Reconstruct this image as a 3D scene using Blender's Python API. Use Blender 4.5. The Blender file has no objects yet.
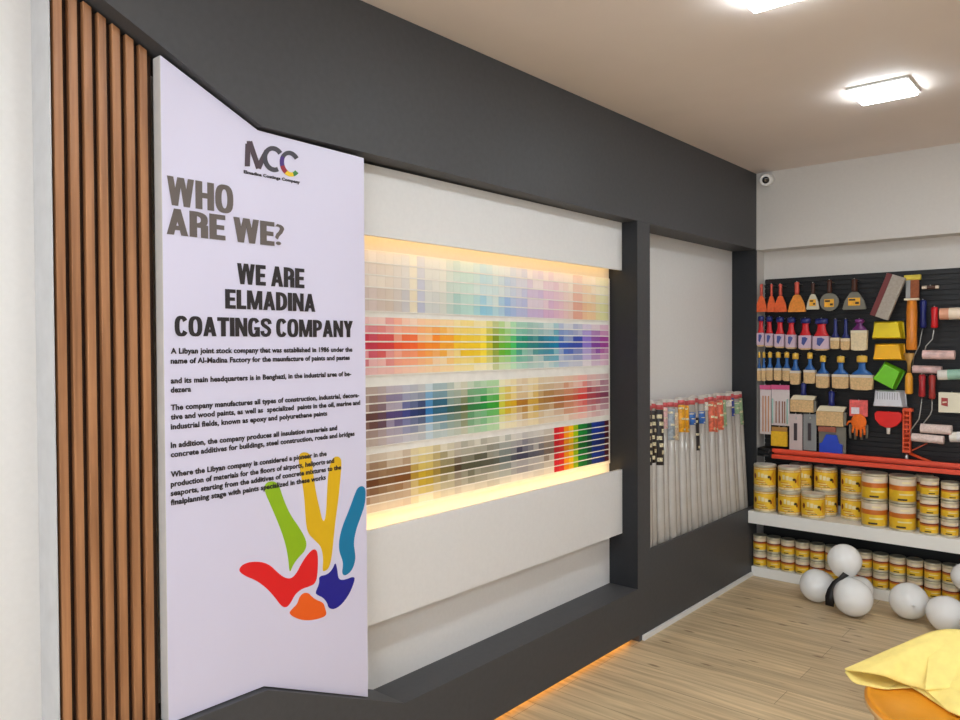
import bpy, bmesh, math, random
from mathutils import Vector, Matrix
random.seed(7)
PI = math.pi
S = bpy.context.scene
COL = S.collection

# ------------------------------------------------------------------ camera, light, exposure
EYE = Vector((1.975, 0.0, 1.55))
FPX, YAW, PITCH, ROLL = 764.8, 0.71308, -0.017864, -0.005208
_f = Vector((-math.sin(YAW)*math.cos(PITCH), math.cos(YAW)*math.cos(PITCH), math.sin(PITCH)))
_r = Vector((math.cos(YAW), math.sin(YAW), 0)); _u = _r.cross(_f)
CR = _r*math.cos(ROLL) + _u*math.sin(ROLL); CU = -_r*math.sin(ROLL) + _u*math.cos(ROLL)
cd = bpy.data.cameras.new('camera'); cam = bpy.data.objects.new('camera', cd); COL.objects.link(cam)
cam.matrix_world = Matrix.Translation(EYE) @ Matrix((CR, CU, -_f)).transposed().to_4x4()
cd.sensor_width = 36.0; cd.lens = FPX/960*36.0; cd.clip_start = 0.05
S.camera = cam
W = bpy.data.worlds.new('world'); S.world = W; W.use_nodes = True
W.node_tree.nodes['Background'].inputs[0].default_value = (0.80, 0.88, 1.0, 1)
W.node_tree.nodes['Background'].inputs[1].default_value = 0.35
def area(name, loc, rot, sx, sy, power, col):
    l = bpy.data.lights.new(name, 'AREA'); l.shape = 'RECTANGLE'; l.size = sx; l.size_y = sy
    l.energy = power; l.color = col
    o = bpy.data.objects.new(name, l); o.location = loc; o.rotation_euler = rot; COL.objects.link(o); return o
# added fill light from behind the camera, as if through an unseen shop front
area('shopfront_fill', (2.4, -2.75, 1.45), (math.radians(90), 0, 0), 3.6, 2.3, 78, (0.86, 0.93, 1.0))
PANEL_POWER = 40.0
LED_POWER = 7.5
TOE_POWER = 2.6
S.view_settings.view_transform = 'Standard'
S.view_settings.look = 'None'
S.view_settings.gamma = 1.0
S.view_settings.use_curve_mapping = False
S.view_settings.exposure = 0.30

# a point of the place from its sight line: on a plane x=c, y=c or z=c
def _ray(px, py): return _f + CR*((px-480)/FPX) - CU*((py-360)/FPX)
def onx(px, py, c): d = _ray(px, py); return EYE + d*((c-EYE.x)/d.x)
def ony(px, py, c): d = _ray(px, py); return EYE + d*((c-EYE.y)/d.y)
def onz(px, py, c): d = _ray(px, py); return EYE + d*((c-EYE.z)/d.z)

# ------------------------------------------------------------------ materials
def lin(c):
    return tuple((v/255/12.92 if v/255 <= 0.04045 else ((v/255+0.055)/1.055)**2.4) for v in c)
MATS = {}
def mat(name, rgb, rough=0.5, metal=0.0, var=0.05, scale=18, bump=0.0, trans=0.0, emit=0.0, coat=0.0):
    if name in MATS: return MATS[name]
    m = bpy.data.materials.new(name); m.use_nodes = True; MATS[name] = m
    nt = m.node_tree; b = nt.nodes['Principled BSDF']; c = lin(rgb)
    b.inputs['Roughness'].default_value = rough; b.inputs['Metallic'].default_value = metal
    b.inputs['Transmission Weight'].default_value = trans
    b.inputs['Coat Weight'].default_value = coat
    tc = nt.nodes.new('ShaderNodeTexCoord'); n = nt.nodes.new('ShaderNodeTexNoise')
    n.inputs['Scale'].default_value = scale; n.inputs['Detail'].default_value = 3
    nt.links.new(tc.outputs['Object'], n.inputs['Vector'])
    r = nt.nodes.new('ShaderNodeValToRGB'); nt.links.new(n.outputs['Fac'], r.inputs['Fac'])
    r.color_ramp.elements[0].position = 0.3; r.color_ramp.elements[1].position = 0.7
    r.color_ramp.elements[0].color = tuple(v*(1-var) for v in c)+(1,)
    r.color_ramp.elements[1].color = tuple(min(1, v*(1+var)) for v in c)+(1,)
    nt.links.new(r.outputs['Color'], b.inputs['Base Color'])
    if bump:
        bp = nt.nodes.new('ShaderNodeBump'); bp.inputs['Strength'].default_value = bump; bp.inputs['Distance'].default_value = 0.01
        nt.links.new(n.outputs['Fac'], bp.inputs['Height']); nt.links.new(bp.outputs['Normal'], b.inputs['Normal'])
    if emit:
        nt.links.new(r.outputs['Color'], b.inputs['Emission Color']); b.inputs['Emission Strength'].default_value = emit
    return m

def mat_wood(name, lo, hi, axis=2, rough=0.45, scale=9):
    m = bpy.data.materials.new(name); m.use_nodes = True; nt = m.node_tree; b = nt.nodes['Principled BSDF']
    tc = nt.nodes.new('ShaderNodeTexCoord'); mp = nt.nodes.new('ShaderNodeMapping')
    sc = [scale*4]*3; sc[axis] = scale*0.16; mp.inputs['Scale'].default_value = sc
    nt.links.new(tc.outputs['Object'], mp.inputs['Vector'])
    n = nt.nodes.new('ShaderNodeTexNoise'); n.inputs['Scale'].default_value = 1.6; n.inputs['Detail'].default_value = 6
    nt.links.new(mp.outputs['Vector'], n.inputs['Vector'])
    r = nt.nodes.new('ShaderNodeValToRGB'); nt.links.new(n.outputs['Fac'], r.inputs['Fac'])
    r.color_ramp.elements[0].position = 0.3; r.color_ramp.elements[1].position = 0.72
    r.color_ramp.elements[0].color = lin(lo)+(1,); r.color_ramp.elements[1].color = lin(hi)+(1,)
    nt.links.new(r.outputs['Color'], b.inputs['Base Color']); b.inputs['Roughness'].default_value = rough
    return m

def mat_floor():
    m = bpy.data.materials.new('floor_planks'); m.use_nodes = True; nt = m.node_tree; b = nt.nodes['Principled BSDF']
    N = nt.nodes.new; L = nt.links.new
    tc = N('ShaderNodeTexCoord')
    br = N('ShaderNodeTexBrick'); br.offset = 0.37; br.inputs['Scale'].default_value = 1
    br.inputs['Brick Width'].default_value = 1.25; br.inputs['Row Height'].default_value = 0.165
    br.inputs['Mortar Size'].default_value = 0.0016; br.inputs['Mortar Smooth'].default_value = 0.4; br.inputs['Bias'].default_value = 0
    br.inputs['Color1'].default_value = lin((228, 204, 164))+(1,); br.inputs['Color2'].default_value = lin((206, 183, 146))+(1,)
    br.inputs['Mortar'].default_value = lin((158, 134, 104))+(1,)
    L(tc.outputs['Object'], br.inputs['Vector'])
    mp = N('ShaderNodeMapping'); mp.inputs['Scale'].default_value = (1.6, 26, 1); L(tc.outputs['Object'], mp.inputs['Vector'])
    n = N('ShaderNodeTexNoise'); n.inputs['Scale'].default_value = 1.3; n.inputs['Detail'].default_value = 8; n.inputs['Distortion'].default_value = 0.6
    L(mp.outputs['Vector'], n.inputs['Vector'])
    r = N('ShaderNodeValToRGB'); L(n.outputs['Fac'], r.inputs['Fac'])
    r.color_ramp.elements[0].position = 0.33; r.color_ramp.elements[1].position = 0.7
    r.color_ramp.elements[0].color = (0.62, 0.58, 0.54, 1); r.color_ramp.elements[1].color = (1.08, 1.07, 1.05, 1)
    mx = N('ShaderNodeMix'); mx.data_type = 'RGBA'; mx.blend_type = 'MULTIPLY'; mx.inputs[0].default_value = 0.85
    L(br.outputs['Color'], mx.inputs[6]); L(r.outputs['Color'], mx.inputs[7])
    # knots
    mk = N('ShaderNodeMapping'); mk.inputs['Scale'].default_value = (4.2, 14, 1); L(tc.outputs['Object'], mk.inputs['Vector'])
    nd = N('ShaderNodeTexNoise'); nd.inputs['Scale'].default_value = 3; L(tc.outputs['Object'], nd.inputs['Vector'])
    ad = N('ShaderNodeMix'); ad.data_type = 'RGBA'; ad.inputs[0].default_value = 0.12; L(mk.outputs['Vector'], ad.inputs[6]); L(nd.outputs['Color'], ad.inputs[7])
    v = N('ShaderNodeTexVoronoi'); v.inputs['Scale'].default_value = 1.0; L(ad.outputs[2], v.inputs['Vector'])
    kr = N('ShaderNodeValToRGB'); L(v.outputs['Distance'], kr.inputs['Fac'])
    kr.color_ramp.elements[0].position = 0.06; kr.color_ramp.elements[1].position = 0.15
    kr.color_ramp.elements[0].color = (0.36, 0.28, 0.22, 1); kr.color_ramp.elements[1].color = (1, 1, 1, 1)
    m2 = N('ShaderNodeMix'); m2.data_type = 'RGBA'; m2.blend_type = 'MULTIPLY'; m2.inputs[0].default_value = 0.9
    L(mx.outputs[2], m2.inputs[6]); L(kr.outputs['Color'], m2.inputs[7])
    L(m2.outputs[2], b.inputs['Base Color']); b.inputs['Roughness'].default_value = 0.42
    bp = N('ShaderNodeBump'); bp.inputs['Strength'].default_value = 0.15; bp.inputs['Distance'].default_value = 0.004
    L(n.outputs['Fac'], bp.inputs['Height']); L(bp.outputs['Normal'], b.inputs['Normal'])
    return m

def mat_emit(name, rgb, strength):
    m = bpy.data.materials.new(name); m.use_nodes = True; nt = m.node_tree
    nt.nodes.remove(nt.nodes['Principled BSDF']); e = nt.nodes.new('ShaderNodeEmission')
    e.inputs[0].default_value = rgb+(1,); e.inputs[1].default_value = strength
    nt.links.new(e.outputs[0], nt.nodes['Material Output'].inputs[0]); return m

def mat_swatch():
    m = bpy.data.materials.new('swatch_card'); m.use_nodes = True; nt = m.node_tree; b = nt.nodes['Principled BSDF']
    oi = nt.nodes.new('ShaderNodeObjectInfo'); hs = nt.nodes.new('ShaderNodeHueSaturation')
    nt.links.new(oi.outputs['Color'], hs.inputs['Color']); nt.links.new(hs.outputs['Color'], b.inputs['Base Color'])
    tc = nt.nodes.new('ShaderNodeTexCoord'); n = nt.nodes.new('ShaderNodeTexNoise'); n.inputs['Scale'].default_value = 40
    nt.links.new(tc.outputs['Object'], n.inputs['Vector'])
    mr = nt.nodes.new('ShaderNodeMapRange'); mr.inputs['To Min'].default_value = 0.97; mr.inputs['To Max'].default_value = 1.03
    nt.links.new(n.outputs['Fac'], mr.inputs['Value']); nt.links.new(mr.outputs[0], hs.inputs['Value'])
    b.inputs['Roughness'].default_value = 0.4
    return m

white = mat('white_paint', (226, 224, 222), 0.55, bump=0.02, scale=60, var=0.015)
offwhite = mat('back_wall_paint', (210, 205, 199), 0.6, bump=0.02, scale=60, var=0.015)
ceil_m = mat('ceiling_paint', (232, 221, 214), 0.7, var=0.015, scale=4)
char_m = mat('charcoal_paint', (74, 74, 76), 0.5, bump=0.03, scale=45, var=0.05)
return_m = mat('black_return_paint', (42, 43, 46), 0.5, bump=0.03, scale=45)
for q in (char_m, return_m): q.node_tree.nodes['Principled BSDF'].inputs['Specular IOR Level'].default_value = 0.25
gloss_white = mat('white_lacquer', (232, 232, 230), 0.3, var=0.01)
banner_m = mat('banner_print', (215, 211, 233), 0.38, var=0.01, scale=3)
banner_side = mat('banner_edge', (205, 203, 200), 0.5)
ink = mat('black_ink', (34, 27, 30), 0.5)
ink2 = mat('taupe_ink', (98, 88, 84), 0.5)
slat_m = mat_wood('walnut_slat', (138, 92, 58), (186, 132, 90))
slat_back = mat('dark_felt', (52, 34, 24), 0.9)
black_m = mat('black_metal', (13, 13, 16), 0.55)
steel = mat('steel', (190, 190, 188), 0.28, 0.9)
tin = mat('tin', (206, 196, 166), 0.35, 0.35)

# ------------------------------------------------------------------ mesh building
class MB:
    def __init__(s): s.v = []; s.f = []; s.m = []; s.sm = []
    def add(s, vs, fs, mi=0, smooth=False):
        o = len(s.v); s.v += [tuple(v) for v in vs]
        for f in fs: s.f.append(tuple(i+o for i in f)); s.m.append(mi); s.sm.append(smooth)
        return s
    def box(s, x0, x1, y0, y1, z0, z1, mi=0):
        return s.add([(x0,y0,z0),(x1,y0,z0),(x1,y1,z0),(x0,y1,z0),(x0,y0,z1),(x1,y0,z1),(x1,y1,z1),(x0,y1,z1)],
                     [(0,3,2,1),(4,5,6,7),(0,1,5,4),(1,2,6,5),(2,3,7,6),(3,0,4,7)], mi)
    def prism(s, pts, a, b, axis='x', mi=0):          # polygon extruded from a to b along an axis
        n = len(pts)
        def P(p, t): return (t, p[0], p[1]) if axis == 'x' else (p[0], t, p[1]) if axis == 'y' else (p[0], p[1], t)
        vs = [P(p, a) for p in pts]+[P(p, b) for p in pts]
        return s.add(vs, [tuple(range(n))[::-1], tuple(range(n, 2*n))]+[(i, (i+1) % n, n+(i+1) % n, n+i) for i in range(n)], mi)
    def lathe(s, prof, seg=24, mi=0, c=(0,0), mis=None, smooth=True, rx=1, ry=1):
        n = len(prof); vs = []
        for r, z in prof:
            for k in range(seg):
                a = 2*PI*k/seg; vs.append((c[0]+r*rx*math.cos(a), c[1]+r*ry*math.sin(a), z))
        o = len(s.v); s.v += vs
        for i in range(n-1):
            for k in range(seg):
                k2 = (k+1) % seg
                s.f.append((o+i*seg+k, o+i*seg+k2, o+(i+1)*seg+k2, o+(i+1)*seg+k)); s.m.append(mis[i] if mis else mi); s.sm.append(smooth)
        for i, rev in ((0, True), (n-1, False)):
            if prof[i][0] > 1e-5:
                ring = [o+i*seg+k for k in range(seg)]
                s.f.append(tuple(ring[::-1] if rev else ring)); s.m.append((mis[0] if i == 0 else mis[-1]) if mis else mi); s.sm.append(False)
        return s
    def tube(s, path, r, seg=8, mi=0, r1=None):
        path = [Vector(p) for p in path]; n = len(path); vs = []; up = Vector((0.3, 0.9, 0.2))
        for i, p in enumerate(path):
            t = (path[min(i+1, n-1)]-path[max(i-1, 0)]).normalized()
            a = t.cross(up); a = a.normalized() if a.length > 1e-4 else t.orthogonal().normalized(); b = t.cross(a)
            rr = r if r1 is None else r+(r1-r)*i/(n-1)
            for k in range(seg): vs.append(p+a*rr*math.cos(2*PI*k/seg)+b*rr*math.sin(2*PI*k/seg))
        fs = [(i*seg+k, i*seg+(k+1) % seg, (i+1)*seg+(k+1) % seg, (i+1)*seg+k) for i in range(n-1) for k in range(seg)]
        s.add(vs, fs, mi, True); return s.add(vs, [tuple(range(seg))[::-1], tuple(range((n-1)*seg, n*seg))], mi)
    def ball(s, c, rx, ry, rz, seg=16, rings=10, mi=0):
        vs = [(c[0], c[1], c[2]-rz)]
        for i in range(1, rings):
            a = PI*i/rings
            vs += [(c[0]+rx*math.sin(a)*math.cos(2*PI*k/seg), c[1]+ry*math.sin(a)*math.sin(2*PI*k/seg), c[2]-rz*math.cos(a)) for k in range(seg)]
        vs.append((c[0], c[1], c[2]+rz)); e = len(vs)-1
        fs = [(0, 1+(k+1) % seg, 1+k) for k in range(seg)]
        for i in range(rings-2):
            for k in range(seg):
                k2 = (k+1) % seg; fs.append((1+i*seg+k, 1+i*seg+k2, 1+(i+1)*seg+k2, 1+(i+1)*seg+k))
        fs += [(e, 1+(rings-2)*seg+k, 1+(rings-2)*seg+(k+1) % seg) for k in range(seg)]
        return s.add(vs, fs, mi, True)
    def build(s, name, m, parent=None, bevel=0.0, loc=None, xf=None, merge=True):
        me = bpy.data.meshes.new(name)
        me.from_pydata([tuple(xf @ Vector(v)) for v in s.v] if xf else s.v, [], s.f)
        for x in (m if isinstance(m, (list, tuple)) else [m]): me.materials.append(x)
        me.polygons.foreach_set('material_index', s.m); me.polygons.foreach_set('use_smooth', s.sm)
        bm = bmesh.new(); bm.from_mesh(me)
        if merge: bmesh.ops.remove_doubles(bm, verts=bm.verts, dist=1e-6)
        bmesh.ops.recalc_face_normals(bm, faces=bm.faces); bm.to_mesh(me); bm.free(); me.update()
        o = bpy.data.objects.new(name, me); COL.objects.link(o)
        if parent: o.parent = parent
        if loc: o.location = loc
        if bevel:
            b = o.modifiers.new('bevel', 'BEVEL'); b.width = bevel; b.segments = 2; b.limit_method = 'ANGLE'
        return o
def tag(o, label, cat, group=None):
    o['label'] = label; o['category'] = cat
    if group: o['group'] = group
    return o
def thing(name, label, cat, loc=(0,0,0), group=None, rot=(0,0,0)):
    o = bpy.data.objects.new(name, None); COL.objects.link(o); o.location = loc; o.rotation_euler = rot
    o.empty_display_size = 0.05
    return tag(o, label, cat, group)
def struct(o): o['kind'] = 'structure'; return o
def copy_thing(root, loc, label, rot=None, scale=None):
    r = root.copy(); COL.objects.link(r); r.location = loc; r['label'] = label
    if rot: r.rotation_euler = rot
    if scale: r.scale = scale
    for ch in root.children:
        c = ch.copy(); COL.objects.link(c); c.parent = r
        for g in ch.children:
            d = g.copy(); COL.objects.link(d); d.parent = c
    return r
ORD = ['first', 'second', 'third', 'fourth', 'fifth', 'sixth', 'seventh', 'eighth', 'ninth', 'tenth', 'eleventh', 'twelfth', 'thirteenth', 'fourteenth', 'fifteenth', 'sixteenth', 'seventeenth', 'eighteenth', 'nineteenth', 'twentieth']

# ------------------------------------------------------------------ room
WX = -0.17          # the plain wall behind the built-out charcoal front
YB = 5.29           # back wall
CZ = 2.705
YE = 5.147          # end of the charcoal front, face of the beam
XR, Y0 = 4.6, -2.9
struct(MB().box(WX-0.1, XR+0.1, Y0-0.1, YB+0.1, -0.1, 0).build('floor', mat_floor()))
struct(MB().box(WX-0.1, XR+0.1, Y0-0.1, YB+0.1, CZ, CZ+0.1).build('ceiling', ceil_m))
struct(MB().box(WX-0.1, WX, Y0, YB, 0, CZ).build('wall_left', white))
wb = MB().box(WX, XR, YB, YB+0.1, 0, CZ).box(0.0, XR, YE, YB, 2.19, CZ).box(WX, 0.0, YE+0.012, YB, 0, CZ)
struct(wb.build('wall_back', offwhite))
struct(MB().box(XR, XR+0.1, Y0, YB, 0, CZ).build('wall_right', white))
# unseen shop front added to let light in: wall with opening and window frame
struct(MB().box(WX, 0.45, Y0-0.1, Y0, 0, CZ).box(4.35, XR, Y0-0.1, Y0, 0, CZ).box(0.45, 4.35, Y0-0.1, Y0, 2.6, CZ).box(0.45, 4.35, Y0-0.1, Y0, 0, 0.22).build('wall_front', white))
wf = MB()
for x in (0.45, 1.73, 3.01, 4.29): wf.box(x, x+0.06, Y0-0.08, Y0-0.03, 0.22, 2.6)
wf.box(0.45, 4.35, Y0-0.08, Y0-0.03, 0.22, 0.28).box(0.45, 4.35, Y0-0.08, Y0-0.03, 2.54, 2.6)
struct(wf.build('window_1', black_m))

# charcoal built-out front: bulkhead with a slanting left end, pillar, stepped plinth, end cheek
XW = WX+0.0005
YL = 0.742
cf = MB()
cf.prism([(YL, 2.475), (1.303, 2.205), (3.53, 2.195), (YE, 2.195), (YE, CZ-0.001), (YL, CZ-0.001)], XW, 0, 'x')
struct(cf.build('wall_bulkhead', char_m))
pl = MB()
pl.prism([(YL, 0.035), (3.545, 0.035), (3.545, 0.28), (1.864, 0.28), (1.303, 0.522), (YL, 0.522)], XW, 0, 'x')
pl.box(XW, -0.06, YL, 3.545, 0.0005, 0.034)
struct(pl.build('wall_plinth', char_m))
pp = MB()
pp.box(XW, 0, 3.5455, 3.665, 0.0005, 2.194).box(XW, 0, YE+.003, YE+0.0115, 0.0005, CZ-0.001)
pp.box(-0.012, 0, 3.6655, YE-0.0005, 0.0005, 0.463).box(XW, -0.012, 3.6655, YE-0.0005, 0.0005, 0.33)
pp.box(XW, 0, 3.533, 3.5453, 0.2805, 2.194)
struct(pp.build('wall_pillar', char_m))
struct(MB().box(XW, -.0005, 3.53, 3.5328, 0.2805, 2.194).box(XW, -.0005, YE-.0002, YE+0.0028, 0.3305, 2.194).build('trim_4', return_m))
struct(MB().box(0.0005, 0.014, 3.575, 5.056, 0.0005, 0.026).build('baseboard_left', gloss_white))
struct(MB().box(XW, -0.055, YL-0.003, YL-0.0005, 0.0005, CZ-0.001).build('trim_1', mat('shaded_white_paint', (196,196,197), 0.5)))  # white end face toned grey, its shade put into the colour
# white valance boxes above and below the colour wall
t = MB().box(-0.105, -0.09, 1.45, 3.529, 1.945, 2.194).box(XW, -0.105, 1.45, 3.529, 2.10, 2.115)
struct(t.build('trim_2', white))
t = MB().box(-0.105, -0.09, 1.45, 3.529, 0.56, 0.898).box(XW, -0.105, 1.45, 3.529, 0.56, 0.575)
struct(t.build('trim_3', white))

# LED strips
led_m = mat_emit('warm_led', (1.0, 0.62, 0.20), LED_POWER)
led_top = mat_emit('warm_led_upper', (1.0, 0.60, 0.20), LED_POWER*0.62)
toe_m = mat_emit('amber_led', (1.0, 0.42, 0.06), TOE_POWER)
def strip(label, x0, x1, y0, y1, z0, z1, m):
    o = MB().box(x0, x1, y0, y1, z0, z1).build('led_strip', m); tag(o, label, 'led strip', 'warm LED strips')
strip('warm LED strip tucked behind the upper white box over the colour wall', -0.125, -0.1055, 1.5, 3.52, 1.963, 1.971, led_top)
strip('warm LED strip tucked behind the lower white box under the colour wall', -0.125, -0.1055, 1.5, 3.52, 0.868, 0.876, led_m)
strip('amber LED strip glowing along the floor under the charcoal plinth', -0.0595, -0.046, 1.3, 3.52, 0.006, 0.030, toe_m)

# ------------------------------------------------------------------ ceiling lights
diff_m = mat_emit('led_panel_glow', (0.87, 0.95, 1.0), PANEL_POWER)
def make_light(label):
    t = thing('ceiling_light', label, 'ceiling light', (1.083, 3.83, CZ), 'square ceiling lights')
    MB().box(-0.125, 0.125, -0.125, 0.125, -0.012, -0.0005).build('frame', gloss_white, t, 0.003)
    MB().box(-0.115, 0.115, -0.115, 0.115, -0.026, -0.0125).build('diffuser', diff_m, t, 0.004)
    return t
l0 = make_light('square white ceiling light nearest the back wall, fully in view')
copy_thing(l0, (1.083, 2.49, CZ), 'square white ceiling light at the top edge, cut off by the frame')
for x, y, w in ((1.083, 1.15, 'over the banner side of the shop'), (1.083, -0.2, 'near the shop front on the banner side'), (2.9, 3.83, 'on the far right side near the back wall'), (2.9, 2.49, 'on the far right side, second from the back wall'), (2.9, 1.15, 'on the far right side, third from the back wall'), (2.9, -0.2, 'on the far right side near the shop front')):
    copy_thing(l0, (x, y, CZ), 'unseen square ceiling light added '+w)  # added lights out of view to brighten the room, continuing the ceiling grid

# ------------------------------------------------------------------ walnut slat panel
t = thing('slat_panel', 'walnut slat panel of seven upright strips left of the white banner', 'wall panel', (-0.06, YL, 0.524))
SH = 2.34
def slattop(y): return min(2.47-(y)*0.475, 3)-0.524-0.004
MB().prism([(0, 0), (0.260, 0), (0.260, slattop(0.260)), (0, slattop(0))], -0.1095, -0.013).build('backing', slat_back, t)
for k in range(7):
    y = 0.007+k*0.0356
    MB().prism([(y, 0), (y+0.0212, 0), (y+0.0212, slattop(y+0.0212)), (y, slattop(y))], -0.0128, 0.006).build('slat', slat_m, t, 0.0015)

# ------------------------------------------------------------------ banner
BX = -0.024
bt = thing('banner', 'tall lavender company banner with slanted top, lettering and a coloured hand print', 'banner', (0, 0, 0))
bp = [(1.004, 0.526), (1.305, 0.526), (1.715, 0.349), (1.715, 2.190), (1.303, 2.198), (1.004, 2.336)]
MB().prism(bp, -0.064, BX-.0006, 'x').build('board', banner_side, bt, 0.001)['label'] = 'pale grey board edge'
MB().prism([(y+(.0015 if y < 1.1 else -.001 if y > 1.6 else 0), z) for y, z in bp], BX-.0005, BX+.0002, 'x').build('print_sheet', banner_m, bt)
def text_mesh(name, s, y0, y1, z0, cap, m, bold=0.0, parent=bt, x=BX, capstr=None):
    cu = bpy.data.curves.new(name, 'FONT'); cu.body = s; cu.size = 1.0; cu.offset = bold; cu.extrude = 0.0; cu.resolution_u = 3
    if bold > 0.02: cu.space_character = 1.04
    o = bpy.data.objects.new(name, cu); COL.objects.link(o)
    dg = bpy.context.evaluated_depsgraph_get(); me = bpy.data.meshes.new_from_object(o.evaluated_get(dg))
    bpy.data.objects.remove(o)
    xs = [v.co.x for v in me.vertices]; a, b = min(xs), max(xs)
    k = cap/(0.73+2*bold)
    for v in me.vertices: v.co = Vector((x+0.0022, y0+(v.co.x-a)/(b-a)*(y1-y0), z0+(v.co.y+bold)*k))
    me.materials.clear(); me.materials.append(m)
    bm = bmesh.new(); bm.from_mesh(me)
    ext = bmesh.ops.extrude_face_region(bm, geom=bm.faces[:])
    for v in ext['geom']:
        if isinstance(v, bmesh.types.BMVert): v.co.x -= 0.0008
    bm.to_mesh(me); bm.free()
    q = bpy.data.objects.new(name, me); COL.objects.link(q); q.parent = parent; return q
def _se(t, a, b, cx, n=2.7):
    c, q = math.cos(t), math.sin(t)
    return (cx+a*math.copysign(abs(c)**(2/n), c), .5+b*math.copysign(abs(q)**(2/n), q))
def _ring(w, t0, t1, sv=.235, sh=.17, n=28, cx=None):
    cx = w/2 if cx is None else cx; out = []
    for i in range(n):
        a, b = t0+(t1-t0)*i/n, t0+(t1-t0)*(i+1)/n
        out.append([_se(a, w/2, .52, cx), _se(b, w/2, .52, cx), _se(b, w/2-sv, .52-sh, cx, 2.3), _se(a, w/2-sv, .52-sh, cx, 2.3)])
    return out
def _bowl(w, y0, y1, sv=.235, sh=.165, n=14, x0=.12):
    out = []; cy = (y0+y1)/2; b = (y1-y0)/2
    P = lambda t, rx, ry: (x0+rx*abs(math.cos(t))**.72, cy+ry*math.copysign(abs(math.sin(t))**.72, math.sin(t)))
    for i in range(n):
        a, c = -PI/2+PI*i/n, -PI/2+PI*(i+1)/n
        out.append([P(a, w-x0, b), P(c, w-x0, b), P(c, w-x0-sv, b-sh), P(a, w-x0-sv, b-sh)])
    return out
def _r(x0, y0, x1, y1): return [(x0, y0), (x1, y0), (x1, y1), (x0, y1)]
def _spine(pts, w):
    out = []; n = len(pts); L = []
    for i in range(n):
        a, b = Vector(pts[max(i-1, 0)]), Vector(pts[min(i+1, n-1)]); t = (b-a).normalized()
        ww = w*(.74+.26*abs(t.y)); L.append((Vector(pts[i])+Vector((-t.y, t.x))*ww/2, Vector(pts[i])-Vector((-t.y, t.x))*ww/2))
    return [[tuple(L[i][0]), tuple(L[i+1][0]), tuple(L[i+1][1]), tuple(L[i][1])] for i in range(n-1)]
V = .25
GL = {'I': ([_r(0, 0, V, 1)], V), 'L': ([_r(0, 0, V, 1), _r(0, 0, .52, .19)], .52), ' ': ([], .2),
 'E': ([_r(0, 0, V, 1), _r(0, 0, .56, .185), _r(0, .41, .52, .585), _r(0, .815, .56, 1)], .56),
 'T': ([_r(.2, 0, .2+V, 1), _r(0, .805, .635, 1)], .635), 'H': ([_r(0, 0, V, 1), _r(.44, 0, .44+V, 1), _r(0, .41, .6, .6)], .44+V),
 'N': ([_r(0, 0, .21, 1), _r(.46, 0, .67, 1), [(0, 1), (.22, 1), (.67, 0), (.45, 0)]], .67),
 'M': ([_r(0, 0, .2, 1), _r(.66, 0, .86, 1), [(0, 1), (.27, 1), (.52, 0), (.34, 0)], [(.59, 1), (.86, 1), (.52, 0), (.34, 0)]], .86),
 'A': ([[(0, 0), (.23, 0), (.46, 1), (.24, 1)], [(.47, 0), (.70, 0), (.46, 1), (.24, 1)], _r(.14, .19, .56, .36)], .70),
 'W': ([[(0, 1), (.22, 1), (.38, 0), (.16, 0)], [(.36, 1), (.53, 1), (.38, 0), (.16, 0)], [(.43, 1), (.60, 1), (.80, 0), (.58, 0)], [(.74, 1), (.96, 1), (.80, 0), (.58, 0)]], .96),
 'Y': ([_r(.215, 0, .215+V, .5), [(0, 1), (.25, 1), (.45, .42), (.215, .42)], [(.415, 1), (.665, 1), (.45, .42), (.215, .42)]], .665),
 'O': (_ring(.70, 0, 2*PI), .70), 'C': (_ring(.66, .55, 2*PI-.55), .64), 'G': (_ring(.68, .55, 2*PI-.35)+[_r(.36, .36, .68, .52), _r(.5, .0, .68, .5)], .68),
 'D': ([_r(0, 0, V, 1)]+_bowl(.66, 0, 1), .66), 'P': ([_r(0, 0, V, 1)]+_bowl(.61, .36, 1), .61),
 'R': ([_r(0, 0, V, 1), _r(.38, 0, .63, .50), _r(.2, .38, .5, .52)]+_bowl(.62, .38, 1), .63),
 'S': (_spine([(.555, .70), (.53, .83), (.45, .905), (.33, .93), (.2, .905), (.125, .82), (.125, .71), (.19, .62), (.32, .545), (.45, .46), (.525, .36), (.525, .235), (.45, .12), (.32, .07), (.2, .09), (.12, .17), (.1, .31)], .225), .64)}
def bold_line(name, s, xl, xr, ytop, ybase, m):
    a = onx(xl, ybase, BX); c = onx(xl, ytop, BX); b = onx(xr, ybase, BX); mb = MB(); x = 0; parts = []
    for ch in s:
        g, w = GL[ch]; parts.append((x, g)); x += w+.05
    x -= .05; k = (b.y-a.y)/x; h = c.z-a.z
    q = 0
    for ox, g in parts:
        for p in g:
            mb.prism([(a.y+(ox+px)*k, a.z+py*h) for px, py in p], BX+.0013, BX+.0019+q*2.5e-5, 'x'); q = (q+1) % 33
    return mb.build(name, m, bt, merge=False)
def line(name, s, xl, xr, ytop, ybase, m, bold, yr=None):
    a = onx(xl, ybase, BX); c = onx(xl, ytop, BX); b = onx(xr, yr or ybase, BX)
    return text_mesh(name, s, a.y, b.y, a.z, c.z-a.z, m, bold)
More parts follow.
